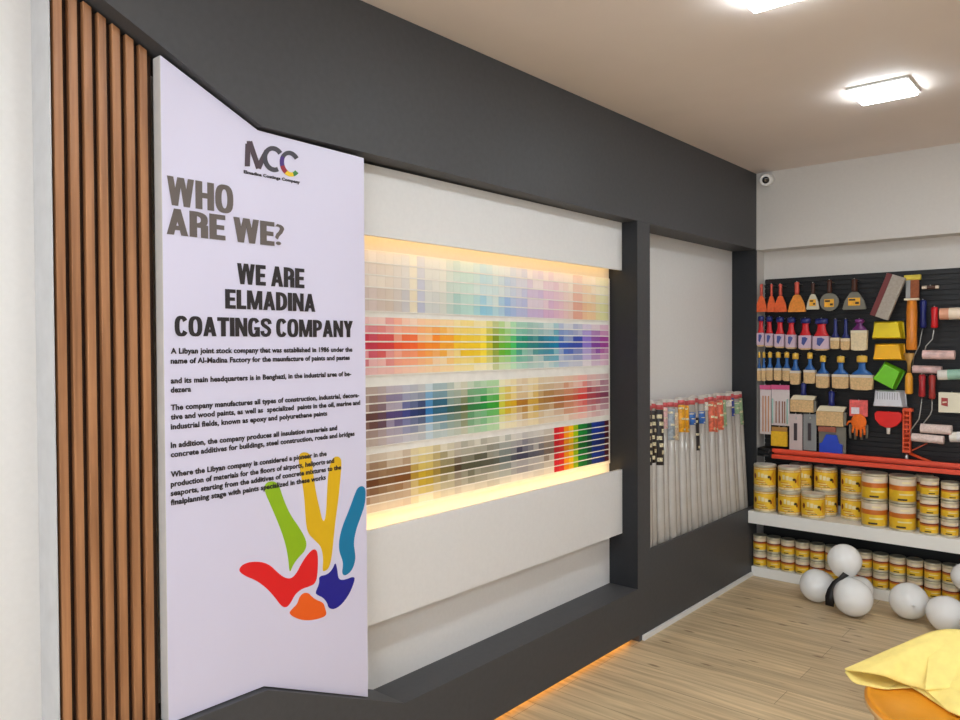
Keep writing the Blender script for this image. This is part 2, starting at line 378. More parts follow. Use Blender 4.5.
for nm, s, xl, xr, yt, yb, m, bo in (
    ('heading', 'WHO', 167, 233, 175.5, 204.5, ink2, 0.05),
    ('heading', 'ARE WE', 166.5, 274, 207.5, 234, ink2, 0.05),
    ('heading', '?', 275, 284, 222.5, 244.5, ink2, 0.0),
    ('title', 'WE ARE', 237, 304, 263, 284, ink, 0.05),
    ('title', 'ELMADINA', 225, 315, 289, 308.5, ink, 0.05),
    ('title', 'COATINGS COMPANY', 174.5, 352.5, 316, 336, ink, 0.05)):
    if s == '?': line(nm, s, xl, xr, yt, yb, m, bo)
    else: bold_line(nm, s, xl, xr, yt, yb, m)
for s, xr, yb in (
    ('A Libyan joint stock company that was established in 1986 under the', 352, 354),
    ('name of Al-Madina Factory for the maunfacture of paints and pastes', 349.5, 364),
    ('and its main headquarters is in Benghazi, in the industrial area of be-', 351, 383.8),
    ('dezera', 190.8, 393),
    ('The company manufactures all types of construction, industrial, decora-', 359, 410.6),
    ('tive and wood paints, as well as  specialized  paints in the oil, marine and', 360, 420),
    ('industrial fields, known as epoxy and polyurethane paints', 327, 429.8),
    ('In addition, the company produces all insulation materials and', 337, 448.4),
    ('concrete additives for buildings, steel construction, roads and bridges', 354.5, 457.6),
    ('Where the Libyan company is considered a pioneer in the', 326.5, 477.5),
    ('production of materials for the floors of airports, heliports and', 334, 487.2),
    ('seaports, starting from the additives of concrete mixtures to the', 341, 496.4),
    ('finalplanning stage with paints specialized in these works', 325.7, 505.6)):
    line('text_line', s, 170.5, xr, yb-6.4, yb-0.2, ink, 0.030)
def flat_shape(mb, pts, mi, x0=BX+0.0003, x1=BX+0.0008):
    q = [onx(px, py, BX) for px, py in pts]; mb.prism([(p.y, p.z) for p in q], x0, x1, 'x', mi)
def smooth(pts, n=3):
    for _ in range(n-1):
        o = []
        for i in range(len(pts)):
            a, b = pts[i], pts[(i+1) % len(pts)]
            o += [(a[0]*.75+b[0]*.25, a[1]*.75+b[1]*.25), (a[0]*.25+b[0]*.75, a[1]*.25+b[1]*.75)]
        pts = o
    return pts
HAND = [
 ((142,182,20), [(160,160),(178,148),(200,150),(215,170),(225,205),(250,265),(285,315),(305,350),(312,375),(305,400),(280,425),(262,450),(250,482),(246,430),(235,370),(210,300),(180,230),(160,185)]),
 ((222,178,18), [(280,55),(300,42),(322,48),(330,70),(335,120),(345,190),(358,245),(368,290),(376,292),(382,260),(385,190),(388,130),(398,75),(415,58),(432,62),(438,80),(432,150),(425,220),(415,290),(408,360),(402,420),(392,462),(375,473),(368,470),(372,430),(365,385),(340,360),(315,335),(308,290),(303,200),(290,120)]),
 ((0,120,165), [(490,180),(500,168),(515,165),(525,180),(522,230),(505,280),(490,320),(480,370),(485,400),(488,430),(475,470),(450,490),(438,480),(443,450),(440,430),(428,400),(428,360),(440,310),(465,250)]),
 ((224,24,30), [(65,470),(80,448),(110,438),(150,438),(180,450),(205,475),(230,495),(255,500),(275,480),(295,440),(320,405),(340,390),(352,405),(352,470),(345,515),(320,528),(295,535),(270,555),(255,585),(240,603),(222,600),(200,570),(170,535),(130,505),(90,490)]),
 ((238,96,24), [(285,565),(300,550),(318,550),(328,562),(345,575),(372,585),(378,605),(385,632),(350,645),(315,650),(280,645),(245,625),(262,605),(278,590)]),
 ((18,24,140), [(415,438),(422,465),(425,500),(445,505),(487,488),(480,520),(462,560),(435,595),(410,610),(390,605),(385,585),(370,567),(350,558),(342,550),(358,515),(355,490),(385,485),(405,465)])]
hm = MB(); hms = []
for i, (c, pts) in enumerate(HAND):
    hms.append(mat('hand_print_%d' % i, c, 0.4, var=0.02)); flat_shape(hm, smooth([(220+x*.2778, 440+y*.2778) for x, y in pts], 3), i)
ho = hm.build('hand_print', hms, bt); ho['label'] = 'hand print in six coloured patches'
# logo: letter strokes as ribbons
RQ = 0
def ribbon(mb, pts, w, mis):
    n = len(pts); L = []; R = []
    for i in range(n):
        a = Vector(pts[max(i-1, 0)]); b = Vector(pts[min(i+1, n-1)]); t = (b-a).normalized(); p = Vector(pts[i]); nn = Vector((-t.y, t.x))*w/2
        L.append(p+nn); R.append(p-nn)
    for i in range(n-1):
        global RQ
        RQ += 1
        flat_shape(mb, [(230+q.x/12, 130+q.y/12) for q in (L[i], L[i+1], R[i+1], R[i])], mis[i] if isinstance(mis, list) else mis, BX+.0013, BX+.0017+RQ*1e-5)
lg = MB()
lgm = [mat('logo_plum', (72, 56, 66), 0.5), mat('logo_slate', (64, 62, 72), 0.5), mat('logo_violet', (70, 40, 120), 0.5), mat('logo_red', (150, 30, 50), 0.5), mat('logo_yellow', (238, 200, 40), 0.5), mat('logo_green', (60, 130, 60), 0.5)]
ribbon(lg, [(205, 437), (208, 300), (212, 165)], 62, 0)
ribbon(lg, [(198, 150), (240, 150)], 34, 0)
ribbon(lg, [(232, 140), (285, 300), (340, 462)], 62, 0)
ribbon(lg, [(338, 462), (385, 350), (440, 250)], 62, 0)
def arc(cx, cy, rx, ry, a0, a1, n, sk=0.0):
    return [(cx+rx*math.cos(math.radians(a0+(a1-a0)*i/n)), cy+ry*math.sin(math.radians(a0+(a1-a0)*i/n))+sk*math.cos(math.radians(a0+(a1-a0)*i/n))) for i in range(n+1)]
ribbon(lg, arc(520, 350, 105, 128, -40, -300, 26, 18), 56, 1)
ribbon(lg, arc(718, 405, 100, 128, -38, -322, 28, 22), 52, [1]*11+[2]*5+[3]*4+[4]*5+[5]*3)
lg.build('logo', lgm, bt, merge=False)['label'] = 'dark company logo with a rainbow-tinted last letter'
line('logo_caption', 'Elmadina Coatings Company', 243.5, 299.5, 169.8, 173.3, ink, 0.03)

# ------------------------------------------------------------------ colour wall
YA, YZ = 1.76, 3.50
bo = MB().box(XW, WX+0.012, YA-0.05, YZ+0.02, 0.925, 1.905).build('swatch_board', mat('board_white', (236, 232, 224), 0.35), None, 0.001)
tag(bo, 'wide white board of the colour wall that carries all swatch rows', 'board')
sw_m = mat_swatch(); rail_m = mat('swatch_rail_white', (238, 234, 226), 0.3)
NC = 42
def ysamp(stops):
    return [(onx(px, 380, WX+0.016).y, c) for px, c in stops]
T1 = ysamp([(369,(204,188,182)),(392,(198,182,168)),(405,(192,188,188)),(413,(222,210,184)),(421,(176,178,196)),(432,(198,200,196)),(445,(204,206,196)),(456,(164,196,188)),(470,(178,210,200)),(485,(138,192,212)),(497,(176,206,214)),(508,(146,176,214)),(520,(176,180,212)),(535,(192,172,206)),(550,(206,168,198)),(562,(216,178,192)),(570,(222,190,178)),(578,(216,158,138)),(590,(228,194,150)),(604,(216,212,158))])
T2 = ysamp([(369,(196,48,72)),(390,(206,52,52)),(400,(226,80,42)),(412,(236,96,36)),(430,(240,136,34)),(450,(240,160,38)),(462,(236,190,36)),(478,(236,196,30)),(486,(250,216,44)),(494,(124,148,24)),(503,(104,178,44)),(514,(64,186,96)),(521,(24,140,112)),(535,(40,124,124)),(546,(20,110,140)),(556,(10,118,160)),(563,(44,84,176)),(578,(54,74,168)),(588,(140,116,200)),(597,(126,60,150)),(604,(156,60,140))])
T3 = ysamp([(369,(96,58,50)),(380,(92,62,78)),(392,(76,60,110)),(408,(56,62,128)),(419,(24,44,92)),(428,(44,116,176)),(440,(38,92,118)),(452,(46,88,84)),(464,(82,92,46)),(472,(44,120,64)),(484,(28,138,58)),(494,(52,160,44)),(502,(200,198,60)),(512,(206,162,20)),(522,(170,112,30)),(534,(200,158,60)),(546,(160,112,54)),(560,(160,94,42)),(570,(190,104,64)),(582,(208,52,44)),(592,(164,62,74)),(604,(126,54,84))])
T4 = ysamp([(369,(104,60,28)),(384,(118,78,40)),(404,(118,70,28)),(414,(170,136,40)),(424,(190,158,36)),(436,(150,124,48)),(448,(112,100,54)),(457,(66,50,30)),(468,(76,76,56)),(488,(80,80,66)),(506,(92,104,104)),(520,(58,58,80)),(534,(84,84,96)),(551,(110,94,82))])
T4B = ysamp([(553,(178,10,34)),(559,(214,20,36)),(564,(232,60,26)),(568,(240,178,0)),(574,(240,190,0)),(577,(120,180,0)),(582,(0,124,40)),(589,(10,66,50)),(596,(18,46,134)),(601,(22,40,110)),(605,(74,8,22))])
YBLK = onx(552, 450, WX+0.016).y
def pick(stops, y):
    if y <= stops[0][0]: return stops[0][1]
    for (a, ca), (b, cb) in zip(stops, stops[1:]):
        if y <= b:
            k = (y-a)/(b-a); k = 0 if k < .35 else 1 if k > .65 else (k-.35)/.3
            return tuple(ca[i]+(cb[i]-ca[i])*k for i in range(3))
    return stops[-1][1]
PALE = (240, 234, 220)
TIERS = [('top', 1.678, 1.902, [.40,.52,.70,.88,1.0], T1, 'pale pastel', 'pastels from beige to pink'),
         ('second', 1.443, 1.660, [.34,.56,.88,1.0,.80,.52,.30], T2, '', 'crimson to violet'),
         ('third', 1.180, 1.404, [.32,.50,.76,1.0,.74,.48,.28], T3, '', 'brown, blue, green to red'),
         ('bottom', 0.938, 1.157, [.34,.50,.76,1.0,.74,.44,.24], T4, '', 'browns to greys, rainbow end')]
DY = (YZ-YA)/NC
sw_cache = {}
for tn, z0, z1, ws, stops, adj, desc in TIERS:
    n = len(ws); rh = (z1-z0)/n; prev = None
    for ri, w in enumerate(ws):
        zt = z1-ri*rh; zb = zt-rh
        tone = ['palest', 'pale', 'mid-tone', 'darkest', 'mid-tone', 'pale', 'faintest'][ri] if n == 7 else ['faintest', 'pale', 'soft', 'stronger', 'strongest'][ri]
        t = thing('swatch_row', '%s row down in the %s tier of the swatch wall, %s' % (ORD[ri], tn, desc), 'colour swatches', (WX+0.012, 0, zb), 'swatch rows of the colour wall')
        MB().box(0.0002, 0.003, YA, YZ, 0, rh-0.0005).box(0.003, 0.0046, YA, YZ, 0, 0.0045).build('rail', rail_m, t)
        jit = random.Random(hash((tn == 'top', ri, n, round(z0*100))) & 0xffff)
        jv = 0
        for c in range(NC):
            if c % 2 == 0 or jit.random() < .25: jv = jit.choice((-.4,-.2,-.08,0,0,.08,.15,.3))
            key = round(rh, 4)
            if key not in sw_cache:
                sw_cache[key] = MB().add([(0.0031,0,0.0047),(0.0031,DY-0.0003,0.0047),(0.0031,DY-0.0003,rh-0.0007),(0.0031,0,rh-0.0007),
                                          (0.0040,0,0.0047),(0.0040,DY-0.0003,0.0047),(0.0036,DY-0.0003,rh-0.0007),(0.0036,0,rh-0.0007)],
                                         [(0,3,2,1),(4,5,6,7),(0,1,5,4),(1,2,6,5),(2,3,7,6),(3,0,4,7)]).build('swatch', sw_m, t)
                s = sw_cache[key]
            else:
                s = sw_cache[key].copy(); COL.objects.link(s); s.parent = t
            y = YA+c*DY; yc = y+DY/2
            ww = w
            if prev is not None and 0 < w < 1: ww = min(1, max(.06, w*(1+jv)))
            if stops is T4 and yc > YBLK:
                col = pick(T4B, yc); col = tuple(v*(1, 1.04, .9, .8, .95, 1, .92)[ri] for v in col)
            else:
                mid = pick(stops, yc); k = ww; col = tuple(PALE[i]+(mid[i]-PALE[i])*k for i in range(3))
            s.location = (0, y, 0); s.color = lin(tuple(min(255, v*1.03+3) for v in col))+(1,)
            prev = c

# ------------------------------------------------------------------ wrapped rolls in the second niche
roll_m = mat('roll_wrap', (182, 175, 166), 0.22, var=0.10, scale=9, coat=0.5)
cap_red = mat('roll_red', (198, 84, 86), 0.4); cap_grey = mat('roll_end', (205, 196, 186), 0.4)
LBL = {'black patterned': (38,30,30), 'pink': (214,170,170), 'picture': (150,160,168), 'cream': (206,180,150), 'orange': (236,158,30), 'blue': (40,96,170),
       'dark': (36,32,36), 'red-orange': (214,104,76), 'green': (140,168,130), 'navy': (36,60,140), 'white': (220,214,206)}
ROLLS = [('black patterned',0,.30),('black patterned',.01,.29),('black patterned',0,.31),('pink',0,.12),('picture',.01,.18),('cream',.03,.16),('orange',0,.16),('orange',0,.16),('blue',.045,.075),
         ('dark',.09,.20),('blue',.045,.075),('white',0,.05),('red-orange',0,.19),('red-orange',0,.19),('red-orange',0,.19),('green',0,.17),('white',0,.04),('navy',0,.12),('green',.02,.08),('green',0,.18)]
spotmat = mat('label_print', (228, 206, 170), 0.4, var=0.5, scale=140)
NR = len(ROLLS)
for i, (kind, lo, ll) in enumerate(ROLLS):
    k = i/(NR-1)
    top = Vector((-0.106, 3.815+k*(5.100-3.815), 1.230+.006*math.sin(i*2.3))); bot = Vector((-0.046, 3.715+k*(5.085-3.715), 0.3305))
    if i % 2: top.x -= .006; bot.x -= .006
    d = top-bot; Ln = d.length; rr = (0.0315, 0.0265, 0.0305, 0.028)[i % 4]
    zz_ = d.normalized(); xx_ = (Vector((1, 0, 0))-zz_*zz_.x).normalized(); yy_ = zz_.cross(xx_); rot = Matrix((xx_, yy_, zz_)).transposed().to_euler()
    lab = 'slim grey shrink-wrapped roll with %s label, %s from the charcoal pillar' % (('a ' if kind[0] not in 'o' else 'an ')+kind, ORD[i])
    t = thing('wrapped_roll', lab, 'roll', bot+Vector((0,0,0.006)), 'wrapped rolls leaning in the niche', rot)
    MB().lathe([(0.004, 0), (rr*0.9, 0.001), (rr, 0.006), (rr, Ln-0.046)], 14).build('tube', roll_m, t)
    MB().lathe([(rr+0.0004, Ln-0.0455), (rr+0.0006, Ln-0.02), (rr*0.97, Ln-0.0195), (rr*0.95, Ln-0.004), (rr*0.4, Ln)], 14, mis=[0,0,1,1]).build('cap', [cap_red, cap_grey], t)['label'] = 'red-banded end cap'
    lm = MB(); lz = Ln-0.048-lo
    lm.lathe([(rr+0.0003, lz-ll), (rr+0.0012, lz-ll+0.001), (rr+0.0012, lz-0.001), (rr+0.0003, lz)], 14)
    NK = 7 if kind[0] == 'b' and kind[-1] == 'd' else 3
    for k in range(NK):                           # printed marks wrapped on the label
        zc = lz-ll*(0.12+0.78*k/(NK-1))
        a0 = -1.3+0.45*(k % 3); ring = []
        for zz in (zc-ll*0.035, zc+ll*0.035):
            for q in range(5):
                a = a0+q*0.25; ring.append(((rr+0.0018)*math.cos(a), (rr+0.0018)*math.sin(a), zz))
        lm.add(ring, [(q, q+1, q+6, q+5) for q in range(4)], 1, True)
    lm.build('label', [mat('roll_label_'+kind.replace(' ', '_').replace('-', '_'), LBL[kind], 0.35, var=.38, scale=55), spotmat], t)['label'] = kind+' paper label'

# ------------------------------------------------------------------ back wall: shelves, slat wall, rails
shelf_m = mat('shelf_white', (240, 238, 232), 0.4, var=0.01)
sh = MB().box(0.002, 3.2, 5.0, YB-0.0005, 0.366, 0.446).build('display_shelf', shelf_m, None, 0.003)
tag(sh, 'thick white display shelf across the back wall under the red rails', 'shelf')
bs = MB().box(0.002, 3.2, 5.058, YB-0.0005, 0.0005, 0.065).build('shelf_base', shelf_m, None, 0.003)
tag(bs, 'low white shelf base on the floor under the rows of small cans', 'shelf')
tag(MB().box(0.003, 3.2, YB-.015, YB-.0005, .0655, .3655).box(.003, 3.2, 5.06, YB-.0155, .352, .3655).build('back_panel', mat('shelf_back_black', (22, 24, 22), .6)), 'black panel behind the small cans on the bottom shelf', 'panel')
sp = thing('slat_wall_panel', 'black grooved tool display panel with hooks on the back wall', 'display panel', (0.012, YB, 0.50))
pb = MB()
pb.box(0, 2.6, -0.008, -0.0005, 0, 1.5)
z = 0.0
while z < 1.49: pb.box(0, 2.6, -0.019, -0.008, z+0.003, z+0.028); z += 0.0312
pb.build('panel', black_m, sp)
PY = YB-0.019        # its face
hook_cache = []
def hook(x, z, ln):
    m = MB().tube([(0, 0, 0), (0, -ln, 0), (0, -ln-0.006, 0.010)], 0.0022, 6).ball((0, -ln-0.006, 0.011), .004, .004, .004, 8, 6)
    o = m.build('hook', steel, sp); o.location = (x-0.012, PY-YB+0.002, z-0.5)
red = mat('red_rail_paint', (232, 78, 50), 0.35, var=0.04)
t = thing('red_rail', 'long double red metal rail above the large paint cans', 'rail', (0.115, 5.12, 0.80))
MB().box(0, 2.6, 0, 0.020, 0.034, 0.060).build('upper_bar', red, t, 0.004)
MB().box(0, 2.6, -0.006, 0.020, -0.006, 0.022).build('lower_bar', red, t, 0.004)
MB().box(0, 2.6, 0.045, 0.17-0.0195, 0.020, 0.034).build('tray', red, t)
b = MB().box(-0.10, -0.002, 0.01, 0.15, 0.0, 0.055).tube([(-.09, .0, .05), (-.02, -.005, .03), (-.01, 0, .05)], .008).tube([(-.09, 0, .01), (-.02, -.005, .008)], .008)
b.build('end_bracket', black_m, t)['label'] = 'black end bracket'

# ------------------------------------------------------------------ paint cans
amber = mat('can_amber', (226, 160, 40), 0.3, var=0.06); cream_l = mat('can_cream', (238, 220, 168), 0.35); yel = mat('can_yellow', (240, 196, 48), 0.3, var=0.08)
maroon = mat('can_maroon', (120, 44, 26), 0.35); orange_l = mat('can_orange', (206, 112, 38), 0.3, var=0.06); can_w = mat('can_white_band', (224, 206, 180), 0.35); dark_l = mat('can_dark_print', (60, 44, 24), 0.4)
lid_m = mat('can_lid', (226, 220, 206), 0.35, 0.1); lid_d = mat('can_lid_dark', (150, 146, 130), 0.35, 0.4)
def patch(mb, r, a0, a1, z0, z1, mi, n=5):
    vs = [(r*math.sin(a0+(a1-a0)*q/n), -r*math.cos(a0+(a1-a0)*q/n), zz) for zz in (z0, z1) for q in range(n+1)]
    mb.add(vs, [(q, q+1, q+n+2, q+n+1) for q in range(n)], mi, True)
def blob(mb, r, a, z, ra, rz, mi, n=10):
    vs = [(r*math.sin(a+ra*math.cos(2*PI*k/n)), -r*math.cos(a+ra*math.cos(2*PI*k/n)), z+rz*math.sin(2*PI*k/n)) for k in range(n)]
    mb.add(vs, [tuple(range(n))], mi, False)
def make_can(kind, label, r, h, group):
    t = thing('paint_can', label, 'paint can', (0,0,0), group)
    MB().lathe([(r*0.93, 0.0), (r, 0.002), (r, 0.008), (r*0.97, 0.010), (r*0.97, h-0.018), (r, h-0.016), (r, h-0.006), (r*0.97, h-0.004), (r*0.9, h-0.004)], 28).build('tin', tin, t)
    MB().lathe([(r*0.2, h-0.0045), (r*0.86, h-0.0045), (r*0.88, h-0.001), (r*0.965, h-0.001), (r*0.965, h-0.0038)], 28).build('lid', lid_m if kind == 'a' else lid_d, t)
    lm = MB(); R = r*0.985; a, b = 0.012, h-0.020; H = b-a
    if kind == 'a':
        lm.lathe([(r*0.972, a), (R, a+.001), (R, a+H*.12), (R, a+H*.88), (R, b-.001), (r*0.972, b)], 28, mis=[1,1,0,1,1])
        R2 = R+0.0006
        for q in range(3): patch(lm, R2, -.62+.3*q, -.40+.3*q+.04*q, a+H*(.52-.02*q), a+H*(.76-.05*q), 2, 2)
        blob(lm, R2+.0004, -.95, a+H*.55, .15, H*.14, 3); blob(lm, R2+.0004, .42, a+H*.54, .16, H*.07, 4); blob(lm, R2+.0008, .55, a+H*.45, .08, H*.09, 3)
        blob(lm, R2, 1.0, a+H*.5, .4, H*.33, 1)
        for q in range(4): patch(lm, R2, -.85+.1*q, -.1+.12*q, a+H*(.34-.06*q), a+H*(.37-.06*q), 2 if q % 2 else 5, 3)
        patch(lm, R2, -.3, .25, a+H*.15, a+H*.18, 4, 3); patch(lm, R2, -1.2, 1.2, a+H*.02, a+H*.09, 2, 8); patch(lm, R2, -1.2, 1.2, a+H*.92, a+H*.97, 2, 8)
        ms = [yel, amber, cream_l, maroon, dark_l, orange_l]
    else:
        lm.lathe([(r*0.972, a), (R, a+.001), (R, a+H*.50), (R, a+H*.62), (R, a+H*.72), (R, b-.001), (r*0.972, b)], 28, mis=[0,0,1,2,3,3])
        R2 = R+0.0006
        patch(lm, R2, -.6, .1, a+H*.06, a+H*.14, 4); patch(lm, R2, -.5, .6, a+H*.3, a+H*.36, 5); patch(lm, R2, -.3, .4, a+H*.82, a+H*.9, 5)
        ms = [yel, orange_l, maroon if kind == 'c' else orange_l, can_w, dark_l, cream_l]
    lm.build('label', ms, t)
    return t
SZ = 0.446
G = 'large cans on the white shelf'
RA, HA = 0.0715, 0.157
ca = make_can('a', '', RA, HA, G); first_a = [True]
def place(proto, flag, loc, label, rz, sc=None):
    if flag[0]:
        proto.location = loc; proto.rotation_euler = (0,0,rz); proto['label'] = label; flag[0] = False
        if sc: proto.scale = sc
        return proto
    return copy_thing(proto, loc, label, (0,0,rz), sc)
for x, y, k, label, rz in (
    (0.088, 5.0735, 0, 'large yellow paint can at the left end of the white shelf, lower of its pair', .35),
    (0.088, 5.0735, 1, 'large yellow paint can at the left end of the white shelf, upper of its pair', .30),
    (0.247, 5.0735, 0, 'large yellow paint can in the second stack from the charcoal wall, lower one', .45),
    (0.247, 5.0735, 1, 'large yellow paint can in the second stack from the charcoal wall, upper one', .32),
    (0.272, 5.2170, 0, 'large yellow paint can hidden behind the second stack, lower one', .9),
    (0.272, 5.2170, 1, 'large yellow paint can half hidden behind the second stack, upper one', .9),
    (0.396, 5.0735, 0, 'single large yellow paint can at the shelf edge with nothing stacked on it', .38),
    (0.430, 5.2165, 0, 'large yellow paint can under another, just behind the single front can', .8),
    (0.430, 5.2165, 1, 'large yellow paint can raised on another, just behind the single front can', .35),
    (0.602, 5.190, 0, 'large yellow paint can beside the first orange-banded stack, lower of its pair', .2),
    (0.602, 5.190, 1, 'large yellow paint can beside the first orange-banded stack, upper of its pair', .2)):
    place(ca, first_a, (x, y, SZ+k*HA), label, rz)
RB, HB = 0.073, 0.163
cb = make_can('b', '', RB, HB, G); fb = [True]
for x, y, k, label in (
    (0.752, 5.082, 0, 'white and orange banded paint can, lower can of the left orange-banded stack'),
    (0.752, 5.082, 1, 'white and orange banded paint can, upper can of the left orange-banded stack'),
    (0.905, 5.082, 0, 'white and orange banded paint can, lower can of the right orange-banded stack'),
    (0.905, 5.082, 1, 'white and orange banded paint can, upper can of the right orange-banded stack')):
    place(cb, fb, (x, y, SZ+k*HB), label, .35+.1*k)
RC, HC = 0.0445, 0.106
cc = make_can('c', '', RC, HC, 'small cans on the shelf'); fc = [True]
for x, y, nm, sc in ((1.048, 5.062, 'left small stack on the white shelf', 1.10), (1.150, 5.075, 'right small stack on the white shelf', 1.04), (1.002, 5.175, 'small stack tucked behind the orange-banded cans', 1.08)):
    for k, w in enumerate(('bottom', 'middle', 'top')):
        place(cc, fc, (x, y, SZ+k*HC*sc*.95), 'small yellow-banded can, %s of the %s' % (w, nm), .3+.2*k, (sc, sc, sc*.95))
# lilac tubs at the right edge
lil = mat('tub_lilac', (206, 204, 222), 0.4); tub_or = mat('tub_orange', (206, 112, 50), 0.4)
for k, w in enumerate(('lower', 'upper')):
    t = thing('paint_tub', 'lilac and orange paint tub at the right edge of the shelf, %s of two' % w, 'paint tub', (1.276, 5.075, SZ+k*0.172), 'lilac tubs')
    MB().lathe([(.052, 0), (.055, .002), (.058, .05), (.064, .15), (.064, .158)], 24, mis=[1,1,0,0]).build('tub', [lil, tub_or], t)
    MB().lathe([(.03, .1585), (.066, .1585), (.067, .162), (.066, .1715)], 24).build('lid', lil, t)
# twelve little stacks on the bottom shelf
XS = [0.0455+0.0923*i for i in range(14)]
for i, x in enumerate(XS):
    for k, w in enumerate(('lower', 'upper')):
        place(cc, fc, (x, 5.100, 0.0655+k*HC), 'small can on the bottom shelf, %s one of the %s stack from the charcoal wall' % (w, ORD[i]), random.uniform(.1, .6), (1,1,1))['group'] = 'small cans on the bottom shelf'

# ------------------------------------------------------------------ tools on the black panel
TY = 5.16
bristle = mat('bristle', (214, 178, 128), 0.8, var=0.18, scale=90); bristle_c = mat('bristle_cream', (226, 206, 168), 0.8, var=0.12, scale=90)
navy = mat('navy_plastic', (30, 40, 110), 0.3); blue_p = mat('blue_plastic', (32, 92, 160), 0.3); red_p = mat('red_plastic', (206, 28, 36), 0.3); gold = mat('yellow_cap', (226, 180, 70), 0.35)
pinkl = mat('pink_label', (206, 180, 196), 0.4); bluemk = mat('blue_mark', (70, 84, 150), 0.4); purple = mat('purple_plastic', (110, 40, 110), 0.35)
orange_b = mat('orange_plastic', (232, 98, 44), 0.4, var=0.12, scale=60); orange_h = mat('coral_handle', (206, 84, 66), 0.4); smoke = mat('smoked_plastic', (120, 116, 104), 0.35); brown_h = mat('brown_handle', (70, 36, 24), 0.4)
ylab = mat('yellow_label', (240, 176, 50), 0.4, var=0.15, scale=70); clear = mat('clear_plastic', (214, 214, 212), 0.15, trans=0.55)
def box_px(px, y0, y1, w, dy=0.0, Y=TY):
    a = ony(px, y0, Y); b = ony(px, y1, Y); l = ony(px-w/2, (y0+y1)/2, Y); r = ony(px+w/2, (y0+y1)/2, Y)
    return a.x, b.z, a.z-b.z, r.x-l.x              # x, base z, height, width
def hang(x, z, ln=None): hook(x, z, (PY-TY if ln is None else ln)+0.002)
def brush(px, y0, y1, w, ratios, mats, label, cat='paint brush', group=None, head=None, Y=TY, lab=None, handle_w=.55):
    x, z, h, ww = box_px(px, y0, y1, w, Y=Y); hw = ww/2; th = min(hw*0.6, 0.018)
    t = thing('paint_brush', label, cat, (x, Y, z), group)
    a, b, c = ratios                                # top cap, handle end, ferrule end (from the top, 0..1)
    H = lambda q: h*(1-q)
    if a > 0: MB().lathe([(hw*handle_w*.8, H(a)+.0003), (hw*handle_w, H(a)+h*.01), (hw*handle_w, H(0)-h*.02), (hw*handle_w*.6, H(0))], 12, ry=min(1, th/(hw*handle_w))).build('cap', mats[0], t)
    MB().lathe([(hw*.92, H(b)), (hw*.8, H(b)+h*.05), (hw*handle_w*.72, H(b)+h*.16), (hw*handle_w*.6, H(a)-h*.05), (hw*handle_w*.78, H(a))], 12, ry=min(1, th/hw*1.05)).build('handle', mats[1], t)
    MB().box(-hw*.96, hw*.96, -th, th, H(c), H(b)-.0003).build('ferrule', mats[2], t, .001)
    MB().prism([(-hw*.96, H(c)-.0003), (hw*.96, H(c)-.0003), (hw*.9, h*.03), (hw*.5, 0), (-hw*.5, 0), (-hw*.9, h*.03)], -th*.9, th*.9, 'y').build('bristles', mats[3], t, .001)
    if lab: 
        lm = MB().box(-hw*.8, hw*.8, -th-.0018, -th-.0003, H(c)+(H(b)-H(c))*.04, H(b)-h*.02)
        lm.prism([(-hw*.45, H(c)+(H(b)-H(c))*.35), (-hw*.1, H(c)+(H(b)-H(c))*.2), (hw*.5, H(c)+(H(b)-H(c))*.75), (hw*.1, H(b)-h*.05), (-hw*.4, H(b)-h*.06)], -th-.0024, -th-.0019, 'y', 1)
        lm.build('label', [pinkl, bluemk], t)['label'] = 'pale label with a blue mark'
    hang(x, z+h-h*.05, PY-Y)
    return t
# row 1: orange fan scrapers, then smoked trowels with yellow labels
def scraper(px, y0, y1, w, mh, mb_, label, lab=False, rnd=False, hy=.42):
    x, z, h, ww = box_px(px, y0, y1, w); hw = ww/2
    t = thing('scraper', label, 'scraper', (x, TY, z), 'fan scrapers on the top hook row')
    hz = h*(1-hy)
    MB().lathe([(hw*.2, hz+.0003), (hw*.26, hz+h*.05), (hw*.24, h*.9), (hw*.3, h*.96), (hw*.2, h)], 10).build('handle', mh, t)
    if rnd: pts = [(hw*math.cos(a), hz*.5+hz*.5*math.sin(a)) for a in [2*PI*k/20 for k in range(20)]]
    else: pts = [(-hw, h*.02), (-hw*.9, 0), (hw*.9, 0), (hw, h*.02), (hw*.8, hz*.5), (hw*.38, hz*.93), (hw*.2, hz), (-hw*.2, hz), (-hw*.38, hz*.93), (-hw*.8, hz*.5)]
    MB().prism(pts, -.006, .006, 'y').build('blade', mb_, t, .001)
    if lab:
        lm = MB().box(-hw*.5, hw*.5, -.0085, -.0063, hz*.22, hz*.66).box(-hw*.42, hw*.1, -.0092, -.0086, hz*.5, hz*.6, 1).box(hw*.1, hw*.4, -.0092, -.0086, hz*.3, hz*.42, 1)
        lm.build('label', [ylab, dark_l], t)['label'] = 'yellow printed label'
        MB().box(-hw*.12, hw*.12, -.008, .008, hz+h*.1, hz+h*.2).build('ferrule', mat('white_ferrule', (226,218,206), .35), t)
    hang(x, z+h-h*.05)
for px, w, n in ((761.5, 11, 'nearest the charcoal wall'), (771.5, 9, 'second from the charcoal wall'), (780.5, 13, 'third from the charcoal wall')):
    scraper(px, 284, 312, w, orange_h, orange_b, 'coral fan scraper on the top hook row, '+n)
scraper(797, 282, 312, 18, orange_h, mat('amber_fan', (230, 140, 50), .4, var=.15, scale=70), 'amber fan scraper on the top hook row beside the pale one')
scraper(813, 283, 309.5, 13, brown_h, mat('pale_fan', (206, 198, 176), .4), 'small pale fan scraper with a yellow and black label', True)
scraper(829.5, 280, 311, 19, brown_h, smoke, 'round smoked trowel with a yellow label', True, True)
scraper(854.5, 279, 309.5, 24, brown_h, smoke, 'wide smoked fan scraper with a yellow label', True)
